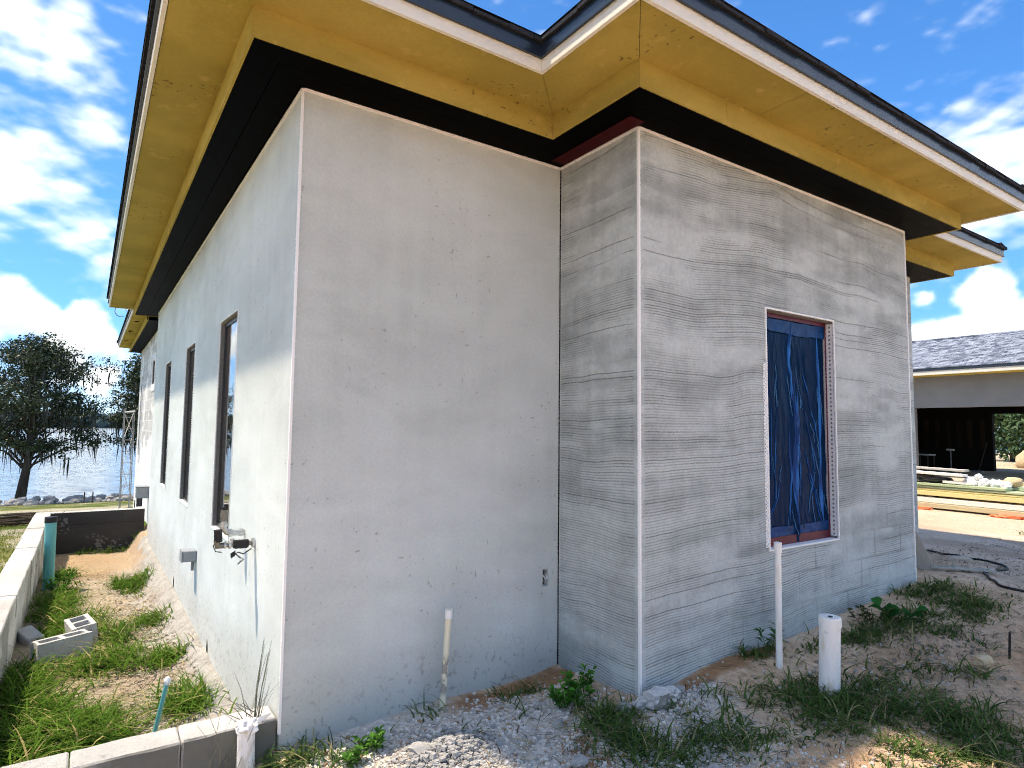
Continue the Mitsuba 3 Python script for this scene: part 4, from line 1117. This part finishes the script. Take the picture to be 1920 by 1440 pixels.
P, S = sprinkle(20000, [(.75, -.62, .55, .35, 5), (1.25, -1.12, .45, .28, 3), (.45, -.25, .35, .14, 1.6), (1.78, -.85, .20, .14, .9), (1.1, -.35, .4, .2, 1.5), (2.6, -1.4, .8, .4, .7), (1.6, -1.5, .4, .25, .8)], .0015, .0135, 4.0)
q = ok_front(P); P, S = P[q], S[q]
V, F = scatter(cv, cf, np.column_stack([P, gzn(P[:, 0], P[:, 1]) + S * .25]), S, .32)
t = rng.random(len(P))
col = np.where(t[:, None] < .80, np.array([.58, .545, .49]) * (.55 + .70 * rng.random((len(P), 1))), np.array([.58, .55, .50]) * (.75 + .4 * rng.random((len(P), 1))))
col = np.where(t[:, None] > .95, np.array([.34, .22, .13]), col)
add('gravel', (V, F), 'grit', color=np.repeat(col, 8, 0), kind='stuff', label='grey gravel and mortar crumbs scattered at the foot of the front wall', cat='gravel')
# white rubble heap
P = np.array([.60, -.50]) + rng.normal(0, 1, (2600, 2)) * np.array([.12, .075]); S = .0025 + .017 * rng.random(2600) ** 5
q = ok_front(P); P, S = P[q], S[q]
hz = .055 * np.exp(-((P[:, 0] - .60) / .15) ** 2 - ((P[:, 1] + .50) / .10) ** 2)
V, F = scatter(cv, cf, np.column_stack([P, gzn(P[:, 0], P[:, 1]) + S * .2 + hz * rng.random(len(P)) ** .5]), S, .34)
col = np.array([.36, .355, .34]) * (.75 + .3 * rng.random((len(P), 1)))
add('plaster_rubble', (V, F), 'grit', color=np.repeat(col, 8, 0), kind='stuff', label='small heap of white plaster rubble before the front wall', cat='rubble')
# dry litter and small stones over the yard and the bed
P, S = sprinkle(6000, [(3.0, -1.4, 1.2, .5, 3), (-.35, 2.2, .28, 1.6, 4), (-.3, 4.5, .3, 1.6, 2.4), (6.2, -.6, 1.6, 1.0, 3), (9.8, .8, 1.3, 1.6, 1.5)], .002, .016, 3.8)
q = ok_front(P) | ((P[:, 0] < -.02) & (P[:, 0] > -1.18) & (P[:, 1] > .2) & (P[:, 1] < 8.6)); P, S = P[q], S[q]
V, F = scatter(cv, cf, np.column_stack([P, gzn(P[:, 0], P[:, 1]) + S * .25]), S, .32)
col = np.array([.32, .27, .21]) * (.5 + .9 * rng.random((len(P), 1)))
add('pebbles', (V, F), 'grit', color=np.repeat(col, 8, 0), kind='stuff', label='small tan pebbles strewn over the soil', cat='pebbles')


def lay_grass(name, spots, n, hmin, hmax, wid, lean, cols, label, keep, clump=.045):
    """Blades in tufts: patches, then tufts in a patch, then blades in a tuft."""
    nt = n // 14
    P, _ = sprinkle(nt, spots, 0, 1)
    hs = .55 + .9 * rng.random(nt)
    P = np.repeat(P, 14, 0) + rng.normal(0, clump, (nt * 14, 2))
    hs = np.repeat(hs, 14)
    tone = np.repeat(rng.random(nt), 14)
    q = keep(P); P, hs, tone = P[q], hs[q], tone[q]
    n = len(P)
    H = (hmin + (hmax - hmin) * rng.random(n) ** 1.6) * hs
    Wd = wid * (.6 + .8 * rng.random(n))
    V, F, k = blades(np.column_stack([P, gzn(P[:, 0], P[:, 1]) - .008]), H, Wd, lean[0] + (lean[1] - lean[0]) * rng.random(n))
    a, b, dry = [np.array(c) for c in cols]
    tt = np.clip(tone * .75 + .6 * rng.random(n) - .15, 0, 1)[:, None]
    c = a * (1 - tt) + b * tt
    c = np.where(rng.random((n, 1)) < .10, dry, c) * (.75 + .5 * rng.random((n, 1)))
    add(name, (V, F), 'thin_leaf', color=np.repeat(c, k, 0), kind='stuff', label=label, cat='grass')


GREEN = ((.030, .075, .018), (.085, .17, .030), (.30, .26, .12))
front = [(1.38, -.73, .14, .13, 2.4), (1.32, -.93, .16, .12, 2.6), (1.36, -1.10, .16, .09, 2), (1.68, -.90, .06, .07, .7), (1.70, -1.13, .15, .11, 2.2), (1.72, -1.27, .14, .07, 1.2), (2.17, -1.11, .12, .10, 1.6), (2.35, -1.20, .16, .10, 2.6), (2.40, -1.34, .24, .08, 4),
         (2.20, -1.38, .24, .10, 3), (2.62, -1.52, .22, .09, 3), (2.62, -1.74, .22, .11, 3.2), (2.52, -1.92, .22, .11, 2.8), (2.25, -1.72, .18, .10, 1.0), (4.5, -.90, .26, .16, 4), (4.35, -1.2, .30, .13, 4), (3.8, -1.05, .28, .14, 3), (3.95, -1.28, .34, .10, 2.2), (3.45, -1.00, .22, .10, 1.8),
         (2.60, -.80, .12, .05, 1.2), (2.9, -.86, .18, .06, 1.2), (3.25, -1.0, .14, .08, 1), (2.88, -1.36, .24, .10, 1.6), (3.1, -1.56, .20, .06, .8), (.28, -.24, .12, .05, .5), (1.15, -.16, .14, .03, .35), (.06, -.10, .10, .04, .8), (-.2, -.16, .25, .05, 2.0), (-.6, -.18, .3, .06, 2.4), (.72, -.12, .10, .03, .3), (4.9, -1.5, .5, .3, .5), (7.3, .25, .35, .10, 1.0), (9.45, .9, .10, .35, 1.0), (9.2, -.2, .12, .12, .5), (1.0, -.55, .4, .25, .25), (3.2, -1.3, .8, .25, .6)]
lay_grass('grass', front, 10500, .025, .12, .0095, (.6, 2.2), ((.040, .085, .025), (.12, .19, .050), (.36, .31, .16)), 'dark green grass growing in clumps over the front yard', ok_front)
bed = [(-.94, 1.45, .22, .5, 6), (-.74, 1.21, .2, .35, 4), (-1.07, 2.32, .12, .5, 3.4), (-.98, 4.99, .14, .7, 4), (-.84, 3.93, .22, .5, 3.4), (-.52, 3.28, .14, .3, 1.2), (-.3, 5.56, .13, .35, 2.2), (-.2, 5.69, .1, .25, 1.0), (-.25, 3.71, .12, .22, .9), (-.25, 2.44, .12, .22, 1.3), (-.21, 1.42, .09, .22, 1.5), (-.63, 2.61, .16, .3, 1.6), (-1.0, 6.6, .13, .4, 1.4), (-.51, 8.55, .5, .06, .5), (-.12, .57, .07, .2, .5), (-.35, .43, .2, .1, .5), (-.89, .5, .3, .15, 2.2)]
in_bed = lambda P: (P[:, 0] > -1.19) & (P[:, 0] < -.015) & (P[:, 1] > .20) & (P[:, 1] < 8.70)
lay_grass('bed_grass', bed, 14500, .035, .20, .0115, (.6, 2.4), ((.032, .090, .014), (.145, .255, .035), (.42, .36, .16)), 'bright green tufted grass filling the planting bed', in_bed)
lawn = [(-1.8, 6.0, .25, 3.0, 4), (-2.6, 9.0, .8, 3.5, 4), (-2.2, 13, 1.2, 3.0, 3)]
lay_grass('lawn_grass', lawn, 15000, .03, .08, .007, (.3, 1.2), ((.06, .11, .012), (.20, .25, .05), (.42, .38, .18)), 'short patchy lawn grass outside the low wall', lambda P: (P[:, 0] < -1.42) & (P[:, 1] > .2), .10)


P, _ = sprinkle(3600, [(3.0, -1.45, 1.4, .5, 3), (1.2, -.8, .7, .45, 1.2), (-.45, 2.2, .35, 1.8, 3), (-.4, 4.8, .35, 1.6, 1.6), (6.6, -.4, 1.6, 1.2, 2.2), (9.9, .8, 1.0, 1.6, 1.0)], 0, 1)
q = ok_front(P) | ((P[:, 0] < -.02) & (P[:, 0] > -1.18) & (P[:, 1] > .2) & (P[:, 1] < 8.6)); P = P[q]
n_ = len(P)
V, F, k_ = blades(np.column_stack([P, gzn(P[:, 0], P[:, 1]) + .003]), .02 + .075 * rng.random(n_) ** 2, .0045 + .004 * rng.random(n_), 1.8 + .9 * rng.random(n_))
V[:, 2] = np.minimum(V[:, 2], gzn(V[:, 0], V[:, 1]) + .016)
c = np.where(rng.random((n_, 1)) < .5, np.array([.33, .26, .14]), np.array([.10, .075, .05])) * (.6 + .7 * rng.random((n_, 1)))
add('dry_litter', (V, F), 'grit', color=np.repeat(c, k_, 0), kind='stuff', label='dead grass bits and straw lying on the bare soil', cat='litter')

# ------------------------------------------------------------------ weeds


def leaf(p, d, nrm, L2, w):
    """One pointed leaf folded along its midrib: 8 triangles."""
    d = d / np.linalg.norm(d)
    s = np.cross(d, nrm); s /= np.linalg.norm(s) + 1e-9
    u = np.cross(s, d)
    mid = [p + d * L2 * t + u * L2 * .18 * math.sin(t * 2.6) for t in (0, .35, .7, 1.0)]
    lf = [mid[k] - s * w * ww + u * w * .25 for k, ww in ((1, .5), (2, .40))]
    rt = [mid[k] + s * w * ww + u * w * .25 for k, ww in ((1, .5), (2, .40))]
    V = np.array(mid + lf + rt)
    F = np.array([[0, 1, 4], [1, 5, 4], [1, 2, 5], [2, 3, 5], [0, 6, 1], [1, 6, 7], [1, 7, 2], [2, 7, 3]])
    return V, F


def weed(name, x, y, r, h, n, L2, w, cols, label, seed, big=0):
    rr = np.random.default_rng(seed)
    z = float(gzn(x, y))
    k = thing(name, label, 'weed')
    stems, V, F, C, o = [], [], [], [], 0
    for s in range(max(3, n // 14)):
        a, rad = rr.uniform(0, 2 * math.pi), r * math.sqrt(rr.random())
        top = np.array([x + rad * math.cos(a), y + rad * math.sin(a), z + h * rr.uniform(.45, 1)])
        b = np.array([x + rad * .4 * math.cos(a), y + rad * .4 * math.sin(a), z - .01])
        stems.append(tube([b, (b + top) / 2 + np.array([0, 0, .01]), top], .0022, 4))
        for q in range(n // max(3, n // 14)):
            t = rr.uniform(.25, 1.0)
            p = b + (top - b) * t
            da = rr.uniform(0, 2 * math.pi)
            d = np.array([math.cos(da), math.sin(da), rr.uniform(-.1, .7)])
            v, f = leaf(p + d * .004, d, np.array([rr.normal(0, .3), rr.normal(0, .3), 1.0]), L2 * rr.uniform(.6, 1.25), w * rr.uniform(.7, 1.2))
            V.append(v); F.append(f + o); o += 8
            C.append(np.repeat([np.array(cols[0]) * (1 - t) + np.array(cols[1]) * t * rr.uniform(.7, 1.2)], 8, 0))
    add('stem', stems, 'leaf', k, color=np.tile([[.06, .10, .03]], (sum(len(m.vertices) for m in stems), 1)))
    if big:
        for v, f, c in zip(V, F, C):
            add('leaf', (v, f - f.min()), 'thin_leaf', k, color=c)
    else:
        add('foliage', (np.vstack(V), np.vstack(F)), 'thin_leaf', k, color=np.vstack(C))


weed('leafy_weed', 1.45, -.46, .10, .12, 170, .032, .018, ((.03, .10, .015), (.09, .26, .03)), 'bright leafy weed clump by the combed return wall, right part', 1)
weed('leafy_weed', 1.30, -.52, .11, .12, 190, .034, .019, ((.03, .10, .015), (.08, .24, .03)), 'bright leafy weed clump in front of the inner corner, left part', 2)
weed('leafy_weed', .36, -.25, .075, .10, 110, .034, .020, ((.05, .13, .02), (.13, .30, .05)), 'light green weed at the foot of the smooth front wall', 3)
weed('leafy_weed', .24, -.30, .06, .07, 60, .034, .018, ((.05, .13, .02), (.12, .28, .05)), 'low light green weed farthest left before the front wall', 4)
weed('broadleaf_weed', 3.74, -1.00, .12, .13, 16, .085, .075, ((.02, .08, .02), (.045, .17, .04)), 'low weed with broad round leaves beside the combed bay wall', 5, 1)
weed('leafy_weed', -.98, 5.6, .16, .24, 150, .05, .022, ((.03, .09, .015), (.08, .22, .03)), 'leafy weed at the foot of the teal pipe', 6)
weed('leafy_weed', 2.62, -.80, .10, .16, 60, .06, .012, ((.025, .07, .02), (.05, .13, .03)), 'narrow-leaved dark weed against the bay wall behind the tall pipe', 7)
weed('leafy_weed', 3.55, -.92, .14, .14, 90, .045, .014, ((.05, .04, .02), (.09, .10, .035)), 'brownish dry weed along the bay wall foot', 8)
# tall dry stalks on the corner of the low wall
sk = thing('dry_stalk', 'dead grey-green stalks rising by the house corner', 'weed')
r_ = np.random.default_rng(31)
for k in range(9):
    a = np.array([-.10 + r_.normal(0, .012), .05 + r_.normal(0, .01), -3.10])
    b = a + np.array([.045 + r_.normal(0, .012), r_.normal(0, .012), r_.uniform(.22, .42)])
    mid = (a + b) / 2 + np.array([r_.normal(0, .010), r_.normal(0, .01), 0])
    add('stem', tube([a, mid, b], [.0026, .0019, .0009], 5), 'dry_stem', sk)
for k in range(8):
    a = np.array([-.12 + r_.normal(0, .015), .04, -3.05 + r_.uniform(0, .06)])
    b = a + np.array([-r_.uniform(.05, .25), r_.normal(0, .03), r_.uniform(.0, .22)])
    mid = (a + b) / 2 + np.array([0, 0, r_.uniform(.0, .06)])
    add('side_stem', tube([a, mid, b], [.0020, .0014, .0007], 5), 'dry_stem', sk)
sk = thing('dry_stalk', 'thin arching dead stalks over the end of the low wall', 'weed')
for k in range(10):
    a = np.array([-.24 + r_.normal(0, .08), -.03 + r_.normal(0, .02), -3.38])
    b = a + np.array([r_.normal(.0, .16), r_.normal(-.02, .03), r_.uniform(.25, .55)])
    mid = (a + b) / 2 + np.array([r_.normal(0, .03), 0, r_.uniform(.03, .1)])
    add('stem', tube([a, mid, b], [.0018, .0013, .0006], 5), 'dry_stem', sk)

# ------------------------------------------------------------------ shore: rocks, trees, far shore
rr = np.random.default_rng(17)
for k in range(110):
    x_ = -5.6 + (k % 55) * .157 + rr.normal(0, .07)
    back = k >= 55
    y_ = (27.0 if not back else 27.7) + rr.normal(0, .2) - .12 * (x_ + 2)
    s_ = rr.uniform(.07, .20) * (1.4 if x_ > .2 else 1)
    m = lump(200 + k, 1, .60, 1.7); m.apply_scale([s_ * rr.uniform(.8, 1.5), s_, s_ * rr.uniform(.5, .9)])
    m.apply_translation([x_, y_, float(gz(x_, y_)) + s_ * rr.uniform(.1, .5) + (.10 if back else 0)])
    add('shore_rock', m, 'stone', label='grey riprap rock in the row along the lake shore', cat='rock', group='rocks along the lake shore')


def tree(x, y, h, label, seed, pads, trunk_r, bend):
    r = np.random.default_rng(seed)
    k = thing('cypress_tree', label, 'tree')
    z = float(gz(x, y))
    t = np.linspace(0, 1, 12)
    axis_ = np.stack([x + bend * t ** 1.5 + .10 * np.sin(t * 7 + seed), y + .1 * np.cos(t * 6), z - .3 + (h * .93 + .3) * t], 1)
    wood = [tube(axis_, trunk_r * (1.35 - 1.25 * t ** .6) + .015, 9)]
    LV, LF, LC, o = [], [], [], 0
    MV, MF, mo = [], [], 0
    for (dx, dy, zz, rad, thick, dens) in pads:
        c = np.array([x + dx, y + dy, z + zz])
        s = np.clip((zz - .8) / h, .18, .9)
        b = np.array([np.interp(s, t, axis_[:, q]) for q in range(3)])
        midp = (b + c) / 2 + np.array([0, 0, .22 * rad])
        wood.append(tube([b, midp, c], [.055, .035, .012], 5))
        nl = int(dens * 520)
        cl = c + r.normal(0, 1, (int(dens * 22) + 3, 3)) * np.array([rad, rad, thick]) * .62
        idx = r.integers(0, len(cl), nl)
        P = cl[idx] + r.normal(0, 1, (nl, 3)) * np.array([.15, .15, .08])
        a = r.uniform(0, 2 * math.pi, nl); el = r.normal(-.2, .55, nl)
        d = np.stack([np.cos(a) * np.cos(el), np.sin(a) * np.cos(el), np.sin(el)], 1)
        sd = np.cross(d, r.normal(0, 1, (nl, 3))); sd /= np.linalg.norm(sd, axis=1, keepdims=True)
        L2 = r.uniform(.07, .18, nl)[:, None]; w = r.uniform(.015, .045, nl)[:, None]
        v = np.stack([P - d * L2 * .5, P - sd * w, P + d * L2 * .5, P + sd * w], 1)
        LV.append(v.reshape(-1, 3)); f = np.array([[0, 1, 2], [0, 2, 3]])[None] + (np.arange(nl) * 4)[:, None, None] + o
        LF.append(f.reshape(-1, 3)); o += nl * 4
        tone = r.random((nl, 1))
        LC.append(np.repeat(np.array([.022, .036, .018]) * (1 - tone) + np.array([.062, .088, .036]) * tone, 4, 0))
        nm = int(dens * 18)                                   # hanging moss
        for q in range(nm):
            p = cl[r.integers(0, len(cl))] + np.array([r.normal(0, .2), r.normal(0, .2), -.05])
            ln = r.uniform(.25, 1.05) * (1.0 if zz < h * .62 else .6)
            wd = r.uniform(.012, .045)
            a_ = r.uniform(0, math.pi)
            sdir = np.array([math.cos(a_), math.sin(a_), 0])
            ps = [p, p + np.array([r.normal(0, .03), 0, -ln * .4]), p + np.array([r.normal(0, .04), 0, -ln])]
            MV += [ps[0] - sdir * wd * .6, ps[0] + sdir * wd * .6, ps[1] - sdir * wd, ps[1] + sdir * wd, ps[2]]
            MF += [[mo, mo + 1, mo + 3], [mo, mo + 3, mo + 2], [mo + 2, mo + 3, mo + 4]]; mo += 5
    add('trunk', wood, 'bark', k, smooth=True)
    add('crown', (np.vstack(LV), np.vstack(LF)), 'leaf', k, color=np.vstack(LC))
    mv = np.array(MV)
    add('moss', (mv, np.array(MF)), 'leaf', k, color=np.tile([[.045, .05, .042]], (len(mv), 1)))


pr = np.random.default_rng(5)
pads = []
for k in range(50):                                            # broad rounded crown, widest low down
    zz = pr.uniform(2.3, 6.9)
    wmax = 2.15 * math.sin(min(1, (7.4 - zz) / 3.6) * math.pi / 2) * (1.0 if zz > 2.8 else .85)
    a = pr.uniform(0, 2 * math.pi); q = wmax * math.sqrt(pr.random())
    pads.append((q * math.cos(a), q * math.sin(a), zz, pr.uniform(.55, 1.0), pr.uniform(.18, .34), pr.uniform(.7, 1.3)))
pads += [(2.0, .3, 2.9, .7, .2, 1.1), (2.3, -.2, 2.65, .5, .18, .8), (1.5, .4, 4.0, .6, .25, 1.1), (-2.2, 0, 3.4, .9, .3, 1.3), (.2, .2, 6.8, .5, .3, .9), (1.0, .2, 6.3, .6, .25, .9)]
tree(-2.92, 30.0, 7.3, 'round dark lakeside tree hung with moss, at the left edge', 5, pads, .17, .25)
pads = []
for k in range(56):
    zz = pr.uniform(2.6, 6.6)
    wmax = 1.55 * math.sin(min(1, (7.1 - zz) / 3.2) * math.pi / 2)
    a = pr.uniform(0, 2 * math.pi); q = wmax * math.sqrt(pr.random())
    pads.append((q * math.cos(a), q * math.sin(a), zz, pr.uniform(.5, .85), pr.uniform(.2, .36), pr.uniform(.7, 1.3)))
pads += [(-1.35, 0, 3.3, .4, .22, .9), (-1.1, .2, 4.4, .4, .25, .9), (-1.2, 0, 2.6, .4, .2, .8)]
tree(1.95, 29.0, 7.0, 'tall dark moss-hung tree half hidden by the rear block wall', 9, pads, .20, -.2)

# far shore: one band of distant woodland
r_ = np.random.default_rng(41)
V, F, C, o = [], [], [], 0
for k in range(2600):
    x_ = r_.uniform(-700, 700); y_ = 900 + r_.uniform(0, 60) + .00012 * x_ * x_
    h_ = r_.uniform(9, 19); w_ = r_.uniform(6, 13)
    v = iv * (1 + r_.uniform(-.3, .3, iv.shape)) * np.array([w_, w_ * .7, h_ * .62]) + np.array([x_, y_, WZ + h_ * .5])
    V.append(v); F.append(if_ + o); o += 12
    C.append(np.repeat([np.array([.045, .075, .075]) * r_.uniform(.7, 1.4)], 12, 0))
add('far_woods', (np.vstack(V), np.vstack(F)), 'leaf', color=np.vstack(C), smooth=False, kind='stuff', label='low dark band of woods on the far shore', cat='woods')
xs = np.linspace(-1500, 1500, 200)
bv = np.array([(x_, 895 + .00012 * x_ * x_, WZ - .3) for x_ in xs] + [(x_, 1500, WZ + 3.0) for x_ in xs])
bi = np.arange(199)
add('far_shore', (bv, np.vstack([np.stack([bi, bi + 1, bi + 201], 1), np.stack([bi, bi + 201, bi + 200], 1)])), 'soil', kind='structure')
# leafy trees behind the garage


def bushy(x, y, h, rad, label, seed, n=5200):
    r = np.random.default_rng(seed)
    k = thing('leafy_tree', label, 'tree')
    z = float(gz(x, y))
    wood = [tube([(x, y, z - .2), (x + .05, y, z + h * .45), (x - .03, y, z + h * .8)], [.16, .10, .03], 8)]
    cl = []
    for q in range(46):
        a, e_ = r.uniform(0, 2 * math.pi), r.uniform(-.9, 1)
        rr_ = rad * r.uniform(.45, 1.0)
        c = np.array([x + rr_ * math.cos(a) * math.sqrt(1 - e_ * e_), y + rr_ * math.sin(a) * math.sqrt(1 - e_ * e_), z + h * .50 + e_ * h * .42])
        cl.append(c)
        wood.append(tube([(x, y, z + h * .4), c], [.04, .01], 4))
    cl = np.array(cl)
    P = cl[r.integers(0, len(cl), n)] + r.normal(0, .26, (n, 3))
    d = r.normal(0, 1, (n, 3)); d /= np.linalg.norm(d, axis=1, keepdims=True)
    sd = np.cross(d, r.normal(0, 1, (n, 3))); sd /= np.linalg.norm(sd, axis=1, keepdims=True)
    v = np.stack([P - d * .12, P - sd * .06, P + d * .12, P + sd * .06], 1).reshape(-1, 3)
    f = (np.array([[0, 1, 2], [0, 2, 3]])[None] + (np.arange(n) * 4)[:, None, None]).reshape(-1, 3)
    tn = r.random((n, 1))
    add('trunk', wood, 'bark', k, smooth=True)
    add('crown', (v, f), 'leaf', k, color=np.repeat(np.array([.02, .05, .02]) * (1 - tn) + np.array([.07, .13, .04]) * tn, 4, 0))


bushy(32.6, 6.05, 4.3, 1.75, 'leafy green tree seen through the garage, nearest one', 51)
bushy(36.5, 8.4, 4.8, 1.9, 'leafy green tree seen through the garage, left one', 52)
bushy(33.5, 4.0, 4.8, 2.0, 'leafy green tree behind the right part of the garage', 53)
bushy(41.0, 7.6, 6.5, 2.9, 'larger leafy tree farther behind the garage', 54, 7000)
